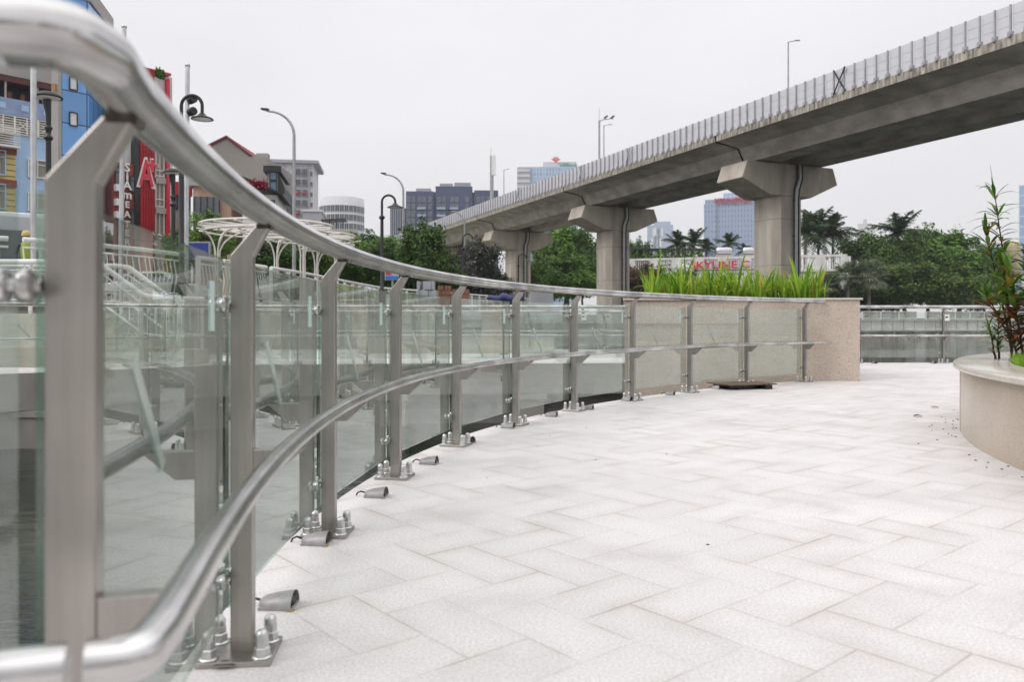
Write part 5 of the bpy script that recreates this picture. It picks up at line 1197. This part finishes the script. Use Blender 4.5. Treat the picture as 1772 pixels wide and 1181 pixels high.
text('SKYLINE C', 1.42, M['red'], r, (W_ * .432, -.7, H_ + .72), depth=.08, sx=1.22)
q = MB(); q.b2(PX(1203, Zw) - PX(1092, Zw), PX(1304, Zw) - PX(1092, Zw), -.5, -.4, H_ + .02, H_ + .1); q.build('sign_rail', M['dark'], r)
# roof terrace things
r2_ = empty('roof_pergola', (PX(1092, 120), 120, PZ(450, 120)), 0, 'dark timber pergola with creepers on the roof of the white building', 'pergola'); wp = PX(1222, 120) - PX(1092, 120); q = MB()
q.b2(0, wp, 0, 3, 1.55, 1.75)
for i in range(12): q.b2(wp * i / 11 - .1, wp * i / 11 + .1, 0, .2, -.6, 1.55)
q.build('frame', M['dark'], r2_)
q = MB(); rg = random.Random(9)
for i in range(900):
    x, z, y = rg.uniform(0, wp), rg.gauss(.6, .5) , rg.uniform(-.3, 2.5); s = rg.uniform(.12, .28); a = Vector((rg.uniform(-1, 1), rg.uniform(-1, 1), rg.uniform(-1, 1))).normalized() * s; b = Vector((rg.uniform(-1, 1), rg.uniform(-1, 1), rg.uniform(-1, 1))).normalized() * s; c = Vector((x, y, z)); q.add([c - a, c + b, c + a, c - b], [(0, 1, 2, 3)])
o = q.build('creeper', M['t_mid'], r2_); add_rnd(o, 1, rg)
for (p0, p1, lab) in ((1239, 1266, 'left horizontal steel water tank on the white building roof'), (1285, 1304, 'right horizontal steel water tank on the roof beside the pier')):
    x0, x1 = PX(p0, 121), PX(p1, 121); r = empty('water_tank', ((x0 + x1) / 2, 121, PZ(447, 121)), 0, lab, 'water tank'); h = (x1 - x0) / 2; q = MB()
    q.tube([(-h, 0, 1.05), (-h + .25, 0, 1.05), (h - .25, 0, 1.05), (h, 0, 1.05)], [.45, .6, .6, .45], 16); q.build('tank', M['galv'], r); q = MB(); q.b2(-h, h, -.5, .5, -.5, .5); q.build('stand', M['greywall'], r)
# ------------------------------------------------------------------ trees
def rvec(r): 
    while True:
        v = Vector((r.uniform(-1, 1), r.uniform(-1, 1), r.uniform(-1, 1)))
        if .05 < v.length < 1: return v
def crown_mesh(seed, nclump, nleaf, leaf, mat, sx=1, sy=1, sz=1, flat=.0, bottom=-.55, shell=.62):
    """crown of unit radius about (0,0,0): leaf quads gathered in clumps of differing size"""
    r = random.Random(seed); q = MB(); vs = []; cl = []
    for i in range(nclump):
        v = rvec(r); v = v.normalized() * (shell + (1 - shell) * r.random() ** .7) * r.uniform(.55, 1.0)
        if v.z < bottom: v.z = bottom * r.random()
        cl.append((v, r.uniform(.16, .34)))
    for i in range(nleaf):
        c, cr = cl[r.randrange(nclump)]; g = rvec(r).normalized() * cr * r.random() ** .45
        p = c + g; p = Vector((p.x * sx, p.y * sy, p.z * sz))
        nrm = (p.normalized() * .8 + rvec(r) * 1.0 + Vector((0, 0, .5))).normalized(); t = nrm.cross(rvec(r)).normalized(); b = nrm.cross(t); s = leaf * r.uniform(.6, 1.35)
        q.add([p - t * s, p + b * s * .55, p + t * s, p - b * s * .55], [(0, 1, 2, 3)])
    o = q.build('crown', mat); me = o.data; col.objects.unlink(o); bpy.data.objects.remove(o)
    at = me.attributes.new('rnd', 'FLOAT', 'FACE'); at.data.foreach_set('value', np.array([r.random() for _ in me.polygons], dtype=np.float32))
    return me
def trunk_mesh(seed, h, rad, spread, mat, n=7):
    r = random.Random(seed); q = MB(); P = [(0, 0, 0), (r.uniform(-.1, .1), 0, h * .3), (r.uniform(-.2, .2), r.uniform(-.2, .2), h * .62)]
    q.tube(P, [rad, rad * .8, rad * .65], 8)
    for i in range(n):
        a = 6.28 * i / n + r.uniform(-.3, .3); t = Vector(P[-1]); e_ = t + Vector((math.cos(a) * spread * r.uniform(.5, .9), math.sin(a) * spread * r.uniform(.5, .9), h * r.uniform(.25, .75)))
        m_ = (t + e_) / 2 + Vector((0, 0, -h * .06)); q.tube([t, m_, e_], [rad * .45, rad * .28, rad * .1], 6)
    o = q.build('trunk', mat); me = o.data; bpy.data.objects.remove(o); return me
CM = {}
def crown(kind, seed):
    key = (kind, seed)
    if key in CM: return CM[key]
    P = dict(dark=('t_dark', 90, 14000, .050), mid=('t_mid', 85, 14000, .050), light=('t_light', 60, 9500, .052), purple=('t_purple', 90, 14000, .042), few=('t_fewpurple', 90, 14000, .042), brown=('t_brown', 70, 9500, .055))[kind]
    CM[key] = crown_mesh(seed, P[1], P[2], P[3], M[P[0]]); return CM[key]
TR = [trunk_mesh(s, 1.0, .05, .45, M['bark']) for s in (1, 2)]
def tree(px, ytop, ybot, wpx, Z, kind, label, seed=1, base=1.3, name='broadleaf_tree', depth=1.0, group='lakeside and street trees'):
    x = PX(px, Z); zt, zb = PZ(ytop, Z), PZ(ybot, Z); cz = (zt + zb) / 2; hh = (zt - zb) / 2 * 1.12; wr = wpx / F * Z / 2
    r = empty(name, (x, Z, base), random.uniform(0, 6.28), label, 'tree', group)
    o = bpy.data.objects.new('trunk', TR[seed % 2]); col.objects.link(o); o.parent = r; th = max(cz - base, 1.0); o.scale = (wr * 1.0, wr * 1.0, th * 1.15)
    o = bpy.data.objects.new('crown', crown(kind, seed)); col.objects.link(o); o.parent = r; o.location = (0, 0, cz - base); o.scale = (wr, wr * depth, hh)
T = [
 (362, 365, 470, 95, 42, 'light', 'bright green feathery street tree beside the blue screen', 1),
 (315, 395, 470, 70, 46, 'mid', 'small green street tree in front of the red pilasters', 2),
 (455, 408, 490, 110, 44, 'dark', 'dark street tree behind the first white canopy', 1),
 (535, 412, 490, 120, 46, 'few', 'street tree with a few purple flowers beneath the white canopies', 1),
 (598, 425, 500, 80, 48, 'dark', 'dark low tree right of the canopies', 2),
 (640, 400, 500, 130, 60, 'mid', 'wide green tree below the rounded apartment block', 1),
 (650, 420, 505, 110, 52, 'dark', 'dark tree around the black gooseneck lamp', 3),
 (733, 380, 505, 105, 55, 'dark', 'tall dark tree in front of the viaduct left end', 1),
 (700, 430, 520, 120, 57, 'mid', 'green tree filling the gap beside the street sign', 2),
 (770, 445, 520, 80, 60, 'dark', 'low dark tree between the tall dark tree and the purple one', 2),
 (826, 412, 530, 95, 62, 'purple', 'crepe myrtle tree covered in purple blossom left of the farthest pier', 1),
 (862, 470, 535, 70, 70, 'purple', 'smaller purple blossom tree at the foot of the farthest pier', 2),
 (975, 384, 500, 120, 112, 'mid', 'tall green tree under the viaduct between two piers', 1),
 (1010, 405, 520, 90, 108, 'dark', 'dark green tree just left of the middle pier', 2),
 (945, 430, 520, 90, 104, 'light', 'lighter green tree right of the farthest pier', 2),
 (985, 450, 525, 120, 98, 'mid', 'low green bushes under the viaduct beside the lake', 2),
 (1104, 412, 500, 60, 125, 'dark', 'dark round tree right of the middle pier', 1),
 (1115, 455, 530, 110, 104, 'brown', 'rusty brown creeper covered tree right of the middle pier', 1),
 (1180, 470, 530, 90, 106, 'dark', 'dark bush in front of the white colonial building', 2),
 (1500, 398, 530, 110, 122, 'dark', 'dark tree right of the white building below the hotel', 1),
 (1545, 404, 510, 110, 118, 'few', 'olive tree behind the single tall palm', 3),
 (1605, 390, 520, 130, 124, 'mid', 'tall green tree right of the single tall palm', 1),
 (1660, 410, 530, 120, 120, 'mid', 'bright edged green tree near the right office blocks', 2),
 (1570, 450, 540, 150, 110, 'few', 'broad low tree with scattered pink flowers on the far bank', 1),
 (1655, 460, 545, 120, 110, 'few', 'low tree with pale pink flowers right of the broad one', 2),
 (1705, 436, 545, 90, 118, 'dark', 'dark tree behind the tall shrub on the far bank', 1),
 (1508, 490, 545, 110, 112, 'dark', 'dark low shrubs under the fan palms', 2),
 (1430, 485, 540, 80, 110, 'dark', 'dark shrub right of the arches of the white building', 1),
 (1790, 500, 548, 110, 118, 'dark', 'dark trees at the right edge of the far bank', 2),
]
for (px, yt, yb, wpx, Z, k, lab, sd_) in T: tree(px, yt, yb, wpx, Z, k, lab, sd_)
for i, (x, y, h) in enumerate(((9, -34, 9), (17, -38, 11), (26, -33, 10), (-6, -36, 10), (36, -24, 10), (42, -10, 9), (-16, -30, 9))):  # unseen trees added behind the camera only to darken rail reflections
    r = empty('broadleaf_tree', (x, y, 0), i, 'dark tree added unseen behind the viewer, only to be mirrored in the steel rails', 'tree', 'trees added behind the viewer for rail reflections')
    o = bpy.data.objects.new('trunk', TR[i % 2]); col.objects.link(o); o.parent = r; o.scale = (5, 5, h * .55)
    o = bpy.data.objects.new('crown', crown('dark', 1 + i % 2)); col.objects.link(o); o.parent = r; o.location = (0, 0, h * .6); o.scale = (5.5, 5.5, h * .45)
# bougainvillea on the dark roofed house, roof plants
for (px, py, Z, w_, mt, lab, nm) in ((446, 322, 59.5, 30, 'redflower', 'red bougainvillea on the black sloping roof', 'bougainvillea'), (1436, 531, 105, 70, 'redflower', 'strip of red flowers at the far bank below the fan palms', 'flower_bed'), (277, 131, 66, 9, 'grassy', 'small green plant on the rooftop of the red building', 'roof_plant')):
    if mt == 'redflower' and 'redflower' not in M: M['redflower'] = leafmat('red_flower', (.16, .01, .02), (.38, .03, .06), None, 1)
    rg = random.Random(int(px)); q = MB(); ww = w_ / F * Z
    for i in range(500):
        c = Vector((rg.uniform(-.5, .5) * ww, rg.uniform(-.5, .5), abs(rg.gauss(0, .25)))); a = rvec(rg).normalized() * .14; b = rvec(rg).normalized() * .14; q.add([c - a, c + b, c + a, c - b], [(0, 1, 2, 3)])
    o = q.build(nm, M['redflower'] if mt == 'redflower' else M['t_mid'], None, (PX(px, Z), Z, PZ(py + (4 if mt != 'grassy' else 2), Z))); add_rnd(o, 1, rg); tag(o, lab, 'plant')
# palms
def frond(q, base, az, el, L_, drp, w_, rnd, n=13):
    d = Vector((math.cos(az), math.sin(az), 0)); P = []
    for i in range(n + 1):
        u = i / n; P.append(base + d * (L_ * (math.cos(el) * u)) + Vector((0, 0, L_ * (math.sin(el) * u - drp * u * u))))
    s = Vector((-d.y, d.x, 0))
    for i in range(1, n + 1):
        u = i / n; t = (P[i] - P[i - 1]).normalized(); ll = w_ * (math.sin(math.pi * min(.98, .15 + u * .85)) ** .6)
        for sg in (-1, 1):
            for k in range(2):
                b0 = P[i - 1].lerp(P[i], k * .5); e_ = b0 + s * sg * ll * rnd.uniform(.6, 1) + t * ll * .55 + Vector((0, 0, -ll * rnd.uniform(.1, .75))); wd = L_ * .020
                q.add([b0 - t * wd, b0 + t * wd, e_], [(0, 1, 2)])
    for a, b in zip(P[:-1], P[1:]): wv = Vector((0, 0, L_ * .012)); q.add([a - wv, b - wv, b + wv, a + wv], [(0, 1, 2, 3)])
def palm_crown(seed, n, mat, fan=False):
    r = random.Random(seed); q = MB()
    for i in range(n):
        az = 6.28 * i / n * 2.4 + r.uniform(-.2, .2); el = lerp(1.4, -.45, (i / n)) + r.uniform(-.15, .15)
        frond(q, Vector((0, 0, 0)), az, el, r.uniform(.85, 1.05), r.uniform(.25, .6), .24 if not fan else .34, r)
    o = q.build('crown', mat); me = o.data; bpy.data.objects.remove(o); at = me.attributes.new('rnd', 'FLOAT', 'FACE'); at.data.foreach_set('value', np.array([r.random() for _ in me.polygons], dtype=np.float32)); return me
def fan_crown(seed, n, mat):
    r = random.Random(seed); q = MB()
    for i in range(n):
        az = r.uniform(0, 6.28); el = lerp(1.3, -.6, i / n); d = Vector((math.cos(az) * math.cos(el), math.sin(az) * math.cos(el), math.sin(el))); c = d * .5; s = d.cross(Vector((0, 0, 1)))
        s = s.normalized() if s.length > .05 else Vector((1, 0, 0)); up = s.cross(d).normalized()
        for k in range(15):
            a = lerp(-1.9, 1.9, k / 14); dd = (d * math.cos(a) + s * math.sin(a)).normalized(); e_ = c + dd * r.uniform(.42, .55) + Vector((0, 0, -.13)); w1 = s * .03 * math.cos(a) - d * .03 * math.sin(a); m_ = c + dd * .25
            q.add([c, m_ - w1, e_, m_ + w1], [(0, 1, 2, 3)])
        wv = up * .008; q.add([-wv, c - wv, c + wv, wv], [(0, 1, 2, 3)])
    o = q.build('crown', mat); me = o.data; bpy.data.objects.remove(o); at = me.attributes.new('rnd', 'FLOAT', 'FACE'); at.data.foreach_set('value', np.array([r.random() for _ in me.polygons], dtype=np.float32)); return me
PC = [palm_crown(3, 27, M['t_palm']), palm_crown(5, 24, M['t_palm'])]; FC = [fan_crown(4, 44, M['t_fan']), fan_crown(6, 40, M['t_fan'])]
q = MB(); q.tube([(0, 0, 0), (0, 0, .2), (.0, 0, .6), (0, 0, .88), (0, 0, 1)], [.5, .42, .48, .36, .25], 8); o = q.build('trunk', M['palmbark']); PT = o.data; bpy.data.objects.remove(o)
def palm(px, yc, Rpx, Z, label, i=0, fan=False, base=1.0, grp='royal palms by the white building'):
    x = PX(px, Z); zc = PZ(yc, Z); r = empty('fan_palm' if fan else 'royal_palm', (x, Z, base), random.uniform(0, 6.28), label, 'palm', grp)
    o = bpy.data.objects.new('trunk', PT); col.objects.link(o); o.parent = r; o.scale = (.5, .5, zc - base)
    o = bpy.data.objects.new('crown', (FC if fan else PC)[i % 2]); col.objects.link(o); o.parent = r; o.location = (0, 0, zc - base); s = Rpx / F * Z; o.scale = (s, s, s)
palm(1172, 422, 40, 128, 'leftmost royal palm behind the roof pergola', 0)
palm(1200, 418, 44, 130, 'royal palm left of the glass slab tower', 1)
palm(1222, 430, 30, 127, 'short royal palm at the left foot of the glass slab tower', 0)
palm(1262, 421, 34, 128, 'single royal palm in front of the glass slab tower', 1)
palm(1288, 432, 20, 127, 'low royal palm beside the left of the nearest pier', 0)
palm(1393, 402, 62, 125, 'royal palm touching the right side of the nearest pier', 0)
palm(1416, 392, 64, 129, 'tallest royal palm of the group right of the nearest pier', 1)
palm(1441, 404, 60, 126, 'rightmost royal palm over the corner of the white building', 0)
palm(1554, 402, 68, 119, 'single tall royal palm rising among the right trees', 1)
palm(1468, 478, 34, 106, 'left grey green fan palm on the far bank', 0, True, .95, 'fan palms on the far bank')
palm(1504, 480, 42, 106, 'largest grey green fan palm on the far bank', 1, True, .95, 'fan palms on the far bank')
palm(1432, 495, 28, 107, 'small fan palm before the arches of the white building', 0, True, .95, 'fan palms on the far bank')
# conifer
r = empty('conifer_tree', (PX(1524, 130), 130, 1), 0, 'small dark pointed conifer left of the tall palm', 'tree'); zt = PZ(398, 130) - 1; q = MB(); rg = random.Random(4)
for i in range(10):
    z = zt - .5 - i * .75; rad = .5 + i * .32
    for k in range(10): a = 6.28 * k / 10 + i; c = Vector((0, 0, z)); e_ = Vector((math.cos(a) * rad, math.sin(a) * rad, z + .1)); t = Vector((-math.sin(a), math.cos(a), 0)) * .22; q.add([c - t, c + t, e_ + t, e_ - t], [(0, 1, 2, 3)])
o = q.build('crown', M['t_dark'], r); add_rnd(o, 1, rg); q = MB(); q.tube([(0, 0, 0), (0, 0, zt)], [.25, .04], 6); q.build('trunk', M['bark'], r)
HAZE = True
if HAZE:
    q = MB(); q.box((0, 640, 75), (2600, 1500, 155)); o = q.build('haze', []) ; o.data.materials.clear()
    m = bpy.data.materials.new('haze_air'); m.use_nodes = True; t = m.node_tree; t.nodes.clear(); v = t.nodes.new('ShaderNodeVolumePrincipled'); v.inputs['Color'].default_value = (.93, .95, 1, 1); v.inputs['Density'].default_value = .00030; v.inputs['Anisotropy'].default_value = .2
    oo = t.nodes.new('ShaderNodeOutputMaterial'); t.links.new(v.outputs[0], oo.inputs['Volume']); o.data.materials.append(m); tag(o, kind='stuff')
    bpy.context.view_layer.update()
